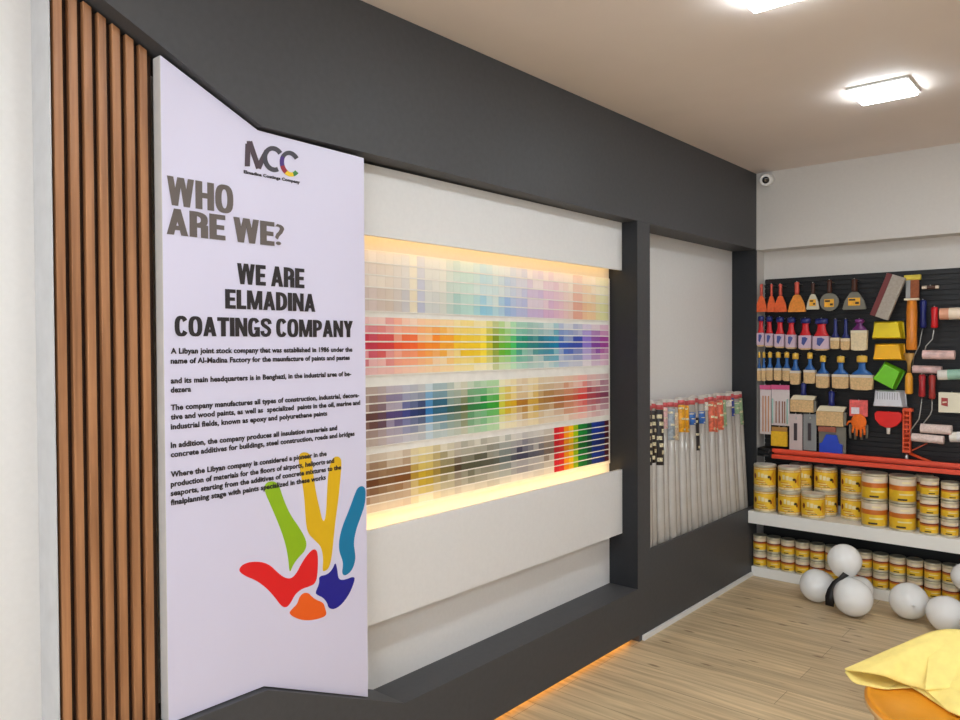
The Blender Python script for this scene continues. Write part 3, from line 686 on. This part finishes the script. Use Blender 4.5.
# row 2
g = 'red-handled brushes'
for i, (px, w) in enumerate(((761, 7.5), (769.5, 8), (780, 10), (791.3, 10.5), (805.5, 13), (821.5, 17))):
    brush(px, 316+i*.5, 346.5+i*.8, w, (.17, .55, .95), (navy, red_p, pinkl, bristle), 'red-handled brush with blue top, %s from the charcoal wall in its row' % ORD[i], group=g, lab=True, handle_w=.78)
brush(835.5, 319, 349, 9.5, (.0, .62, .72), (navy, navy, bristle_c, bristle), 'navy-handled brush just right of the red-handled ones')
brush(845.8, 319, 350, 9.5, (.0, .62, .72), (navy, navy, bristle_c, bristle), 'navy-handled brush beside the wide purple brush')
brush(859.5, 319, 350.5, 17, (.12, .36, .44), (purple, purple, mat('cream_ferrule', (226, 214, 184), .5), bristle_c), 'wide cream brush with a purple handle')
# row 3
g = 'blue brushes with yellow tops'
for i, (px, y0, y1, w) in enumerate(((759.3, 352, 381, 4), (763.9, 352, 381, 4.6), (770, 352, 380.5, 6.5), (778.3, 352, 380.5, 7.8), (786.8, 352, 381, 7.6), (795.5, 353, 384.5, 10), (810, 352.5, 383.5, 12), (823, 355.5, 388, 13.5), (840.8, 356, 388.5, 17.5), (862, 355.5, 390, 24))):
    brush(px, y0, y1, w, (.2, .56, .64), (gold, blue_p, mat('pale_ferrule', (216, 206, 190), .35), bristle), 'blue brush with a yellow top, %s from the charcoal wall in its row' % ORD[i], group=g, handle_w=.62 if w < 12 else .45)
# row 4: packs and wide brushes
def slab(name, label, cat, px, y0, y1, w, parts, th=.012, tilt=0.0, Y=TY, bev=.002, group=None, hk=True):
    x, z, h, ww = box_px(px, y0, y1, w, Y=Y)
    t = thing(name, label, cat, (x, Y, z), group, (0, tilt, 0))
    for pn, fn in parts: fn(t, pn, ww/2, h)
    if hk: hang(x, z+h-.006, PY-Y)
    return t
def bx(m, x0, x1, z0, z1, y0, y1, bev=.001):
    return lambda t, pn, hw, h: MB().box(x0*hw, x1*hw, y0, y1, z0*h, z1*h).build(pn, m, t, bev)
def rods(m, xs, z0, z1, y, r):
    def f(t, pn, hw, h):
        for q in xs: MB().lathe([(r*.6, z0*h), (r, z0*h+.002), (r, z1*h-.002), (r*.6, z1*h)], 10, c=(q*hw, y)).build(pn, m, t)
    return f
pink = mat('pink_header', (214, 90, 140), .4); bag = mat('clear_bag', (218, 206, 204), .3)
stick = mat('tan_stick', (206, 146, 100), .5, var=.1); mint = mat('mint_tube', (160, 196, 186), .4)
slab('roller_pack', 'tall pack with a pink header holding tan sticks', 'tool pack', 765.5, 385, 434, 11, [('header', bx(pink, -1, 1, .91, 1, -.008, .002)), ('sleeve', bx(bag, -1, 1, 0, .905, -.002, .002)), ('stick', rods(stick, (-.4, .1, .6), .05, .78, -.006, .0038))])
slab('artist_brush_pack', 'clear pack with a pink header holding slim brushes and mint tubes', 'tool pack', 780.5, 385, 425.5, 18, [('header', bx(pink, -1, 1, .89, 1, -.008, .002)), ('sleeve', bx(bag, -1, 1, 0, .885, -.002, .002)), ('tube', rods(mint, (-.85, .8), .04, .66, -.007, .0048)), ('brush', rods(mat('brown_stick', (150, 96, 62), .5), (-.45, -.1, .25, .5), .06, .6, -.006, .0036))])
wood = mat_wood('pale_wood', (196, 160, 92), (222, 190, 124), 0, scale=20)
for px, y0, y1, w, lab in ((803.5, 383, 412, 27, 'wide block brush with a navy handle, the upper left of the two'), (831.5, 391, 426, 31, 'wide block brush with a navy handle, the lower right beside the orange gloves')):
    slab('block_brush', lab, 'paint brush', px, y0, y1, w, [
        ('handle', lambda t, pn, hw, h: MB().lathe([(hw*.22, h*.58), (hw*.18, h*.7), (hw*.2, h*.95), (hw*.12, h)], 12).build(pn, navy, t)),
        ('block', lambda t, pn, hw, h: MB().prism([(-hw*.95, h*.42), (hw*.8, h*.42), (hw*.95, h*.56), (hw*.5, h*.575), (-hw*.7, h*.575)], -.016, .016, 'y').build(pn, mat('cream_ferrule', (226, 214, 184), .5), t, .002)),
        ('bristles', lambda t, pn, hw, h: MB().box(-hw*.95, hw*.78, -.015, .015, 0, h*.415).build(pn, bristle, t, .002)),
        ('wrapper', lambda t, pn, hw, h: MB().box(hw*.8, hw*.96, -.014, .014, h*.03, h*.40).build(pn, smoke, t, .002))])
slab('sponge_pack', 'small yellow sponge pack under the mint tubes', 'sponge pack', 779.5, 427, 446, 15.5, [('header', bx(mat('amber_header', (176, 130, 70), .4), -1, 1, .78, 1, -.004, .004)), ('sponge', bx(mat('yellow_sponge', (232, 182, 36), .8, var=.1, scale=80), -1, 1, 0, .775, -.018, .014, .003))])
for px, m, lab in ((796, mat('mauve_film', (206, 188, 184), .25), 'mauve-grey blister pack above the left end of the red rails'), (810, mat('grey_film', (160, 162, 162), .2, .4), 'silvery blister pack beside the blue boxed brush')):
    slab('blister_pack', lab, 'tool pack', px, 414, 450.5, 13, [('card', bx(m, -1, 1, 0, 1, -.006, .004, .003)), ('blade', bx(mat('dark_blade', (70, 62, 66), .35, .3), -.25, .25, .28, .75, -.012, -.0063)), ('eyelet', rods(steel, (.1,), .86, .93, -.008, .004))])
slab('boxed_brush', 'blue brush head in a clear box above the red rails', 'tool pack', 832, 427, 454.5, 27, [('tray', bx(smoke, -1, 1, 0, 1, .004, .016)), ('lid_strip', bx(mat('rust_strip', (160, 90, 70), .5), -1, .3, .82, 1, -.012, .0038)),
    ('brush_head', lambda t, pn, hw, h: MB().prism([(-hw*.9, 0), (hw*.8, 0), (hw*.8, h*.38), (hw*.55, h*.42), (hw*.35, h*.72), (-hw*.4, h*.72), (-hw*.7, h*.42), (-hw*.9, h*.38)], -.014, .0037, 'y').build(pn, mat('royal_blue', (30, 66, 190), .4), t, .002))])
# gloves
x, z, h, ww = box_px(859, 400, 441, 25)
t = thing('work_gloves', 'pack of orange work gloves hanging fingers down', 'gloves', (x, TY, z)); hw = ww/2
MB().box(-hw*.75, hw*.7, -.006, .006, h*.60, h).build('header_card', mat('pink_card', (226, 96, 92), .4, var=.2, scale=60), t, .001)
MB().box(-hw*.6, hw*.05, -.0075, -.0063, h*.66, h*.82).build('label', mat('white_label', (226, 214, 220), .4, var=.1, scale=90), t)
gl = MB().ball((0, -.004, h*.47), hw*.62, .014, h*.2)
for k, (q, l) in enumerate(((-.48, .2), (-.15, .12), (.18, .1), (.48, .16))): gl.tube([(q*hw*.8, -.004, h*.42), (q*hw*.95, -.006, h*(.28)), (q*hw, -.008, h*l)], .0085, 8, r1=.006)
gl.tube([(-hw*.4, -.004, h*.48), (-hw*.8, -.006, h*.46), (-hw*.95, -.008, h*.38)], .008, 8, r1=.006)
gl.build('glove', mat('orange_knit', (240, 112, 28), .8, var=.1, scale=120), t)
gc = MB()
for k, (q, l) in enumerate(((-.7, .02), (-.3, 0), (.2, .0), (.6, .04))): gc.tube([(q*hw, .006, h*.40), (q*hw*1.05, .006, h*.2), (q*hw, .005, h*(l+.03))], .009, 8, r1=.007)
gc.build('back_glove', mat('grey_knit', (110, 104, 92), .8), t)
hang(x, z+h-.01)
# sponge float leaning at the top
x, z, h, ww = box_px(884, 274, 318.5, 24)
t = thing('sponge_float', 'long grey float with a maroon back hanging at a slant', 'float', (x, TY-.05, z), None, (0, math.radians(21), 0)); hw = ww/2
MB().box(-hw*.5, hw*.62, -.03, .0, 0, h*.98).build('pad', mat('grey_sponge', (168, 158, 146), .8, var=.1, scale=70), t, .003)
MB().box(-hw*1.0, -hw*.52, -.022, .004, 0, h*.98).build('backplate', mat('maroon_plate', (110, 40, 40), .5), t, .002)
hang(x+.03, z+h*.95, PY-TY+.045)
# mixing tubs: flared hollow troughs seen from their open or closed side
def tub(px, y0, y1, w, m, label, tilt=0.0, slots=False):
    x, z, h, ww = box_px(px, y0, y1, w); hw = ww/2
    t = thing('mixing_tub', label, 'mixing tub', (x, TY, z+h/2), 'plastic tubs in a column', (0, tilt, 0))
    H = h/2; D = .055; s = .80
    v = [(-hw, D, -H), (hw, D, -H), (hw*.84, D, H), (-hw*.84, D, H), (-hw*.9, -.008, -H*.86), (hw*.9, -.008, -H*.86), (hw*.68, -.008, H*.86), (-hw*.68, -.008, H*.86)]
    MB().add(v, [(4,5,6,7), (0,1,5,4), (1,2,6,5), (2,3,7,6), (3,0,4,7)]).build('bowl', m, t, .004)
    MB().box(-hw*1.02, hw*1.02, D, D+.006, -H, -H*.86).box(-hw*.93, hw*.93, D, D+.006, H*.86, H).prism([(-hw*1.02, -H), (-hw*.9, -H), (-hw*.78, H), (-hw*.93, H)], D, D+.006, 'y').prism([(hw*1.02, -H), (hw*.9, -H), (hw*.78, H), (hw*.93, H)], D, D+.006, 'y').build('rim', m, t)
    if slots:
        sl = MB()
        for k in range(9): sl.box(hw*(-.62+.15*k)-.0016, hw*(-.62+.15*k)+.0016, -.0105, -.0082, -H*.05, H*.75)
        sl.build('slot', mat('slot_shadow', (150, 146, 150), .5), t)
    hang(x, z+h*.8, PY-TY-.03)
tub(886.5, 321, 339, 32, mat('lemon_plastic', (236, 208, 24), .3), 'lemon yellow mixing tub, topmost of the column of tubs')
tub(887.5, 343.5, 360.5, 32, mat('amber_plastic', (248, 184, 20), .3), 'amber mixing tub just above the tilted green one')
tub(887.5, 365, 386.5, 25, mat('green_plastic', (112, 200, 30), .3), 'bright green mixing tub hanging tilted', math.radians(28))
tub(888, 390.5, 407.5, 33, mat('white_plastic', (214, 214, 220), .3), 'white slotted tub under the tilted green one', 0, True)
# red scoop
x, z, h, ww = box_px(888.5, 411.5, 434, 28); hw = ww/2
t = thing('hand_scraper', 'red half-round hand scraper under the white tub', 'scraper', (x, TY, z))
pts = [(-hw*.8, h), (hw*.8, h), (hw, h*.9), (hw*.95, h*.62), (hw*.6, h*.38), (hw*.15, h*.28), (-hw*.15, h*.28), (-hw*.6, h*.38), (-hw*.95, h*.62), (-hw, h*.9)]
MB().prism(pts, -.012, .006, 'y').build('blade', mat('red_scoop', (224, 22, 18), .3), t, .005)
MB().lathe([(hw*.10, 0), (hw*.13, .002), (hw*.14, h*.28)], 10).build('stub', mat('white_ferrule', (226,218,206), .35), t)
hang(x, z+h*.9)
# wire brushes with amber handles and a yellow cap
amb = mat('amber_handle', (222, 132, 40), .3, var=.08); lemon = mat('lemon_cap', (214, 190, 60), .4)
x, z, h, ww = box_px(912, 275, 350, 19); hw = ww/2
t = thing('wire_brush', 'wire brush with amber handle and yellow cap in a clear sleeve', 'wire brush', (x, TY, z))
MB().lathe([(hw*.5, 0), (hw*.62, h*.02), (hw*.55, h*.2), (hw*.6, h*.5), (hw*.5, h*.66)], 12).build('handle', amb, t)
MB().box(-hw*.8, hw*.8, -.014, .014, h*.6605, h*.69).build('collar', mat('cream_ferrule', (226, 214, 184), .5), t, .003)
MB().box(-hw*.1, hw*.75, -.012, .012, h*.6905, h*.93).build('bristles', mat('rust_bristle', (150, 84, 50), .8, var=.2, scale=120), t)
MB().box(-hw*.6, -hw*.12, -.012, .012, h*.6905, h*.93).build('sleeve', clear, t)
MB().box(-hw*.8, hw*.95, -.015, .015, h*.9305, h).build('cap', lemon, t, .004)
hang(x, z+h*.97)
x, z, h, ww = box_px(909.5, 353, 394, 13); hw = ww/2
t = thing('wire_brush', 'short amber-handled tool hanging under the wire brush', 'hand tool', (x, TY-.01, z))
MB().lathe([(hw*.45, 0), (hw*.65, h*.03), (hw*.6, h*.42), (hw*.35, h*.52)], 12).build('handle', mat('amber_light', (238, 164, 52), .3), t)
MB().lathe([(hw*.3, h*.5205), (hw*.3, h*.75), (hw*.9, h*.97), (hw*.8, h)], 12, ry=.35).build('blade', mat('bronze', (176, 132, 66), .4, .4), t)
hang(x, z+h*.95, PY-TY+.01)
# roller frames: handle, bent wire, sleeve
rsl = mat('roller_sleeve', (226, 204, 196), .8, var=.12, scale=90); wire = mat('wire_steel', (178, 176, 172), .3, .8)
def roller(hp, hm, wires, sl, slm, label, Y=TY, hw_=.019, cap=None):
    (hx, hy0, hy1) = hp; a = ony(hx, hy0, Y); b = ony(hx, hy1, Y)
    t = thing('paint_roller', label, 'paint roller', (b.x, Y, b.z), 'paint rollers')
    o = Vector((b.x, Y, b.z)); hh = a.z-b.z
    MB().lathe([(hw_*.7, 0), (hw_, hh*.06), (hw_*.85, hh*.5), (hw_, hh*.92), (hw_*.7, hh)], 12).build('handle', hm, t)
    pts = [Vector((0, 0, 0.004))]+[ony(px, py, Y)-o for px, py in wires]
    MB().tube(pts, .0032, 8).build('wire', wire, t)
    (x0, y0, x1, y1, rr) = sl; p = ony(x0, y0, Y)-o; q = ony(x1, y1, Y)-o
    p.y -= .004; q.y -= .004
    MB().tube([p, p+(q-p)*.02, p+(q-p)*.98, q], rr, 14).build('sleeve', slm, t)
    hook(a.x, a.z-.008, PY-Y+.002)
    return t
stripe = mat('sleeve_striped', (226, 190, 184), .8, var=.22, scale=26)
roller((923, 300, 328), navy, [(921, 336), (919.5, 345), (914, 356), (912, 368)], (913, 369, 942, 370, .024), stripe, 'paint roller with a navy handle, beside the wire brush', TY+.05)
roller((934.5, 307, 328), red_p, [(933, 335), (932.5, 339), (926, 346), (924, 354)], (923, 354.5, 955, 355, .027), stripe, 'paint roller with a red handle, topmost of the red-handled rollers', TY-.012)
roller((922, 374.5, 397), mat('crimson_plastic', (168, 32, 40), .3), [(920.5, 410), (919, 419), (911, 430), (911, 436)], (912, 437, 944, 440, .024), rsl, 'paint roller with a crimson handle whose sleeve hangs lowest', TY-.03)
roller((932, 375, 399), mat('dull_red_plastic', (160, 52, 46), .3), [(932, 410), (930, 415), (923, 424), (922, 428)], (921, 428, 952, 430, .028), rsl, 'paint roller with a dull red handle behind the crimson one', TY-.01)
tag(MB().box(0,0.001,0,.001,0,.001).build('placeholder', rsl), 'x', 'x') if False else None
def sleeve(x0, y0, x1, y1, r, mats, label, Y=TY):
    p = ony(x0, y0, Y); q = ony(x1, y1, Y); d = q-p
    t = thing('roller_sleeve', label, 'roller sleeve', p, 'packed roller sleeves')
    MB().tube([Vector((0,0,0)), d*.02, d*.98, d], r, 16).build('sleeve', mats[0], t)
    MB().tube([d*.3, d*.301, d*.8, d*.801], r+.001, 16).build('wrapper', mats[1], t)
    hook((p+d*.5).x, (p+d*.5).z, PY-Y)
sleeve(940, 314, 972, 313, .034, (mat('peach_sleeve', (222, 160, 128), .7), mat('cream_band', (240, 220, 196), .5)), 'peach roller sleeve pack by the top red handle')
sleeve(938, 375, 972, 374, .030, (mat('white_sleeve', (228, 222, 212), .8), mat('green_band', (150, 190, 170), .5)), 'white roller sleeve with a pale green wrapper')
sleeve(950, 437, 975, 437, .030, (mat('white_sleeve', (228, 222, 212), .8), white), 'plain white roller sleeve near the right edge above the rails')
sleeve(922, 287.5, 939, 287, .010, (mat('ivory_sleeve', (222, 206, 186), .7), brown_h), 'thin ivory mini roller sleeve beside the yellow cap')
x, z, h, ww = box_px(951, 392.5, 412.5, 24); hw = ww/2
t = thing('tool_box', 'cream carton with a red emblem at the right edge', 'carton', (x, TY, z))
MB().box(-hw, hw, -.02, .03, 0, h).build('carton', mat('cream_carton', (232, 224, 200), .5), t, .002)
MB().prism([(-hw*.75, h*.36), (-hw*.2, h*.30), (-hw*.2, h*.72), (-hw*.75, h*.74)], -.0215, -.0203, 'y').prism([(-hw*.65, h*.46), (-hw*.3, h*.5), (-hw*.3, h*.56), (-hw*.65, h*.54)], -.0222, -.0216, 'y', 1).build('emblem', [mat('emblem_red', (170, 60, 56), .5), mat('cream_ferrule', (226, 214, 184), .5)], t)['label'] = 'red emblem'
hang(x, z+h-.01, PY-TY-.028)
# orange caulking gun
x, z, h, ww = box_px(908, 408, 461, 12, Y=TY+.05); hw = ww/2; cg = mat('gun_orange', (226, 82, 36), .4)
t = thing('caulking_gun', 'orange caulking gun hanging upright left of the crimson roller', 'caulking gun', (x, TY+.05, z))
m = MB().prism([(-hw*.9, h*.94), (hw*.9, h*.94), (hw*.7, h), (-hw*.7, h)], -.02, .02, 'y').box(-hw*.8, -hw*.5, -.018, .018, h*.2, h*.94).box(hw*.3, hw*.55, -.018, .018, h*.2, h*.94).box(-hw*.8, hw*.6, -.02, .02, h*.16, h*.21)
for k in range(8): m.box(-hw*.7, hw*.4, -.019, -.012, h*(.25+.085*k), h*(.28+.085*k))
m.build('cradle', cg, t)
MB().lathe([(.011, h*.22), (.011, h*.93)], 12, c=(-.006, .0)).build('cartridge', mat('gun_cartridge', (190, 60, 30), .4), t)
MB().tube([(hw*.3, 0, h*.18), (hw*1.6, 0, h*.26), (hw*3.2, -.005, h*.36)], .0045, 8).build('trigger', mat('gun_trigger', (206, 96, 66), .4), t)
MB().tube([(hw*.2, 0, h*.15), (hw*1.8, 0, h*.09), (hw*3.8, -.005, h*.02)], .009, 8).build('grip', cg, t)
MB().lathe([(.012, 0), (.014, h*.03), (.009, h*.155)], 10, c=(-hw*.2, 0)).build('rod_end', steel, t)
hang(x, z+h-.006, PY-TY-.05)

# ------------------------------------------------------------------ security camera
t = thing('security_camera', 'small white dome security camera high in the corner by the charcoal wall', 'security camera', (0.078, YE, 2.652))
t.scale = (1.25, 1.25, 1.25)
MB().lathe([(.02, 0), (.034, .001), (.034, .02), (.022, .026)], 20).build('mount', gloss_white, t, xf=Matrix.Rotation(PI/2, 4, 'X'))
hd = Matrix.Translation((0.004, -.045, -.004)) @ Matrix.Rotation(PI/2+.35, 4, 'X') @ Matrix.Rotation(.35, 4, 'Y')
MB().lathe([(.012, -.03), (.028, -.022), (.032, 0), (.032, .022), (.029, .03)], 20).build('head', gloss_white, t, xf=hd)
MB().lathe([(.018, .0302), (.018, .034), (.01, .036)], 20).build('lens', mat('black_lens', (12, 12, 14), .1), t, xf=hd)

# ------------------------------------------------------------------ balloons and ribbon
bal = mat('balloon_latex', (242, 243, 242), 0.22, var=0.01, scale=3)
bq = bal.node_tree.nodes['Principled BSDF']; bq.inputs['Subsurface Weight'].default_value = 0.6; bq.inputs['Subsurface Radius'].default_value = (1, 1, 1); bq.inputs['Subsurface Scale'].default_value = 0.12
def balloon(c, r, label, tip, ax=1.12):
    t = thing('balloon', label, 'balloon', c, 'white balloons on the floor', Vector(tip).to_track_quat('Z', 'Y').to_euler())
    prof = []
    for k in range(19):
        a = PI*k/18; zz = -math.cos(a); rad = math.sin(a)
        if zz > 0: zz *= ax+.0; rad *= (1-.10*zz)
        prof.append((max(rad*r, 0), zz*r))
    MB().lathe(prof, 32).build('skin', bal, t)
    MB().lathe([(r*.03, r*ax*.985), (r*.06, r*(ax+.03)), (r*.10, r*(ax+.10)), (r*.02, r*(ax+.09))], 12).build('knot', bal, t)
    return t
B1 = onz(853, 597.5, .106); balloon(B1, .105, 'white balloon in front at the foot of the cluster, right of the ribbon', (-.5, .3, .55))
B2 = onz(817, 585.5, .099); balloon(B2, .098, 'white balloon on the floor left of the black ribbon', (.9, -.1, .25))
B3 = ony(844.5, 560.5, (B1.y+B2.y)/2+.02); balloon(B3, .094, 'white balloon topmost of the cluster', (.05, -.2, -1))
B4 = ony(860, 589, 4.955); balloon(B4, .075, 'white balloon hidden behind the front one of the cluster', (-.7, -.3, .4))
B5 = onz(909, 601, .102); balloon(B5, .101, 'white balloon alone on the floor just right of the cluster', (.35, -.9, .1))
B6 = onz(946, 614, .098); balloon(B6, .096, 'white balloon nearest the yellow cloth', (-.6, .5, .1))
B7 = ony(966, 577, 4.98); balloon(B7, .075, 'white balloon at the right edge in front of the small cans', (.2, .1, -1))
B8 = onz(979, 628, .09); balloon(B8, .088, 'white balloon at the right edge just behind the yellow cloth', (.7, .3, .1))
rb = MB(); path = []
for px, py, dy in ((846, 574, -.085), (841, 578, -.095), (835, 583, -.10), (831.5, 590, -.10), (830, 597, -.105), (829.5, 606, -.12)):
    path.append(ony(px, py, (B1.y+B2.y)/2+dy+.02))
vs = []; 
for i, p in enumerate(path):
    w = (.018, .012, .016, .022, .026, .022)[i]; dx = Vector((.85, .2, -.45)) if i < 3 else Vector((1, .15, -.1)); dx = dx.normalized()*w
    for o in (p-dx, p+dx): vs += [o, o+Vector((0, .004, 0))]
fs = []
for i in range(len(path)-1):
    a = i*4; fs += [(a, a+2, a+6, a+4), (a+1, a+5, a+7, a+3), (a, a+4, a+5, a+1), (a+2, a+3, a+7, a+6)]
fs += [(0, 1, 3, 2), (len(vs)-4, len(vs)-2, len(vs)-1, len(vs)-3)]
tag(rb.add(vs, fs, 0, True).build('ribbon', mat('black_ribbon', (22, 20, 22), .5)), 'black ribbon tied between the balloons of the cluster', 'ribbon')

# ------------------------------------------------------------------ bucket and cloth
RZ = 0.45; RR = 0.32
L0 = onz(866, 690, RZ); dirv = Vector((L0.x-EYE.x, L0.y-EYE.y)).normalized()
BC = Vector((L0.x+dirv.y*RR, L0.y-dirv.x*RR, 0))
t = thing('bucket', 'large orange plastic bucket with an amber lid under the yellow cloth', 'bucket', (BC.x, BC.y, 0.0))
MB().lathe([(RR*.78, 0.0005), (RR*.80, .004), (RR*.93, RZ-.075), (RR*.90, RZ-.075), (RR*.90, RZ-.07), (RR*.77, .01), (.001, .01)], 48).build('body', mat('bucket_orange', (216, 104, 24), .3), t)
MB().lathe([(.001, RZ-.003), (RR*.94, RZ-.003), (RR*.95, RZ), (RR*.99, RZ), (RR*1.0, RZ-.003), (RR*1.0, RZ-.008), (RR*1.015, RZ-.009), (RR*1.015, RZ-.024), (RR*.94, RZ-.026), (RR*.93, RZ-.0748)], 64, mis=[0,0,0,0,0,0,1,1,1]).build('lid', [mat('bucket_amber', (232, 150, 32), .3), mat('bucket_lip', (222, 176, 120), .35)], t)['label'] = 'amber lid with a pale lip'
if 0: MB().lathe([(RR*.93, RZ-.0748), (RR*1.0, RZ-.072), (RR*1.0, RZ-.066), (RR*.945, RZ-.062), (RR*.95, RZ-.006), (RR*.97, RZ-.004), (RR*.97, RZ), (RR*.93, RZ), (RR*.92, RZ-.0748)], 48, mis=[1,1,1,0,0,0,0,0]).build('rim', [mat('bucket_amber', (232, 150, 32), .3), mat('bucket_lip', (222, 176, 120), .35)], t)['label'] = 'amber rim with a pale lip'
cl_m = mat('yellow_cloth', (250, 226, 132), .75, var=.05, scale=30, bump=.08)
def surf(mb, A, B, nu=40, nv=14, bulge=0.02, seed=0, wr=.006):
    def samp(P, u):
        q = u*(len(P)-1); i = min(int(q), len(P)-2); f = q-i
        p0, p1, p2, p3 = P[max(i-1, 0)], P[i], P[i+1], P[min(i+2, len(P)-1)]
        return .5*((2*p1)+(p2-p0)*f+(2*p0-5*p1+4*p2-p3)*f*f+(3*p1-p0-3*p2+p3)*f**3)
    vs = []
    for i in range(nu+1):
        u = i/nu; a = samp(A, u); b = samp(B, u)
        for j in range(nv+1):
            v = j/nv; p = a.lerp(b, v)
            p.z += bulge*math.sin(PI*v)*min(1, u*4)+wr*math.sin(9*u+5*v+seed)*math.sin(PI*v)*min(1, u*3)
            vs.append(p)
    mb.add(vs, [(i*(nv+1)+j, (i+1)*(nv+1)+j, (i+1)*(nv+1)+j+1, i*(nv+1)+j+1) for i in range(nu) for j in range(nv)], 0, True)
cm = MB()
upper = [onz(845, 669, .470), onz(868, 659, .500), onz(900, 645, .545), onz(935, 631, .590), onz(965, 630.5, .600), onz(1000, 640, .590)]
lower = [onz(845, 670, .468), onz(866, 672.5, .488), onz(884, 676, .490), onz(903, 683.5, .470), onz(930, 692, .464), onz(950, 712, .455)+Vector((.0, .0, 0))]
under = [onz(845, 672, .463), onz(853, 681.5, .455), onz(864, 685, .4535), onz(887, 689, .453), onz(905, 684, .456), onz(950, 712, .4525)]
surf(cm, upper, lower, bulge=.012)
surf(cm, [Vector((p.x+.06+.05*min(i, 3), p.y+.22, .4545)) for i, p in enumerate(under)], under, nv=8, bulge=0, wr=.001)
right = [onz(949, 711.5, .455), onz(960, 716, .456), onz(985, 724, .456), onz(1015, 735, .455)]
surf(cm, [onz(925, 690, .47), onz(945, 680, .492), onz(975, 676, .50), onz(1005, 680, .50)], right, nv=10, bulge=.008, seed=2)
surf(cm, [onz(930, 640, .57), onz(960, 640, .58), onz(1000, 650, .57)], [onz(925, 690, .475), onz(965, 690, .49), onz(1010, 705, .47)], nv=10, bulge=.004, seed=4)
co = cm.build('cloth', cl_m); sm = co.modifiers.new('solidify', 'SOLIDIFY'); sm.thickness = .004; sm.offset = 0
tag(co, 'folded bright yellow cloth laid over the orange bucket', 'cloth')
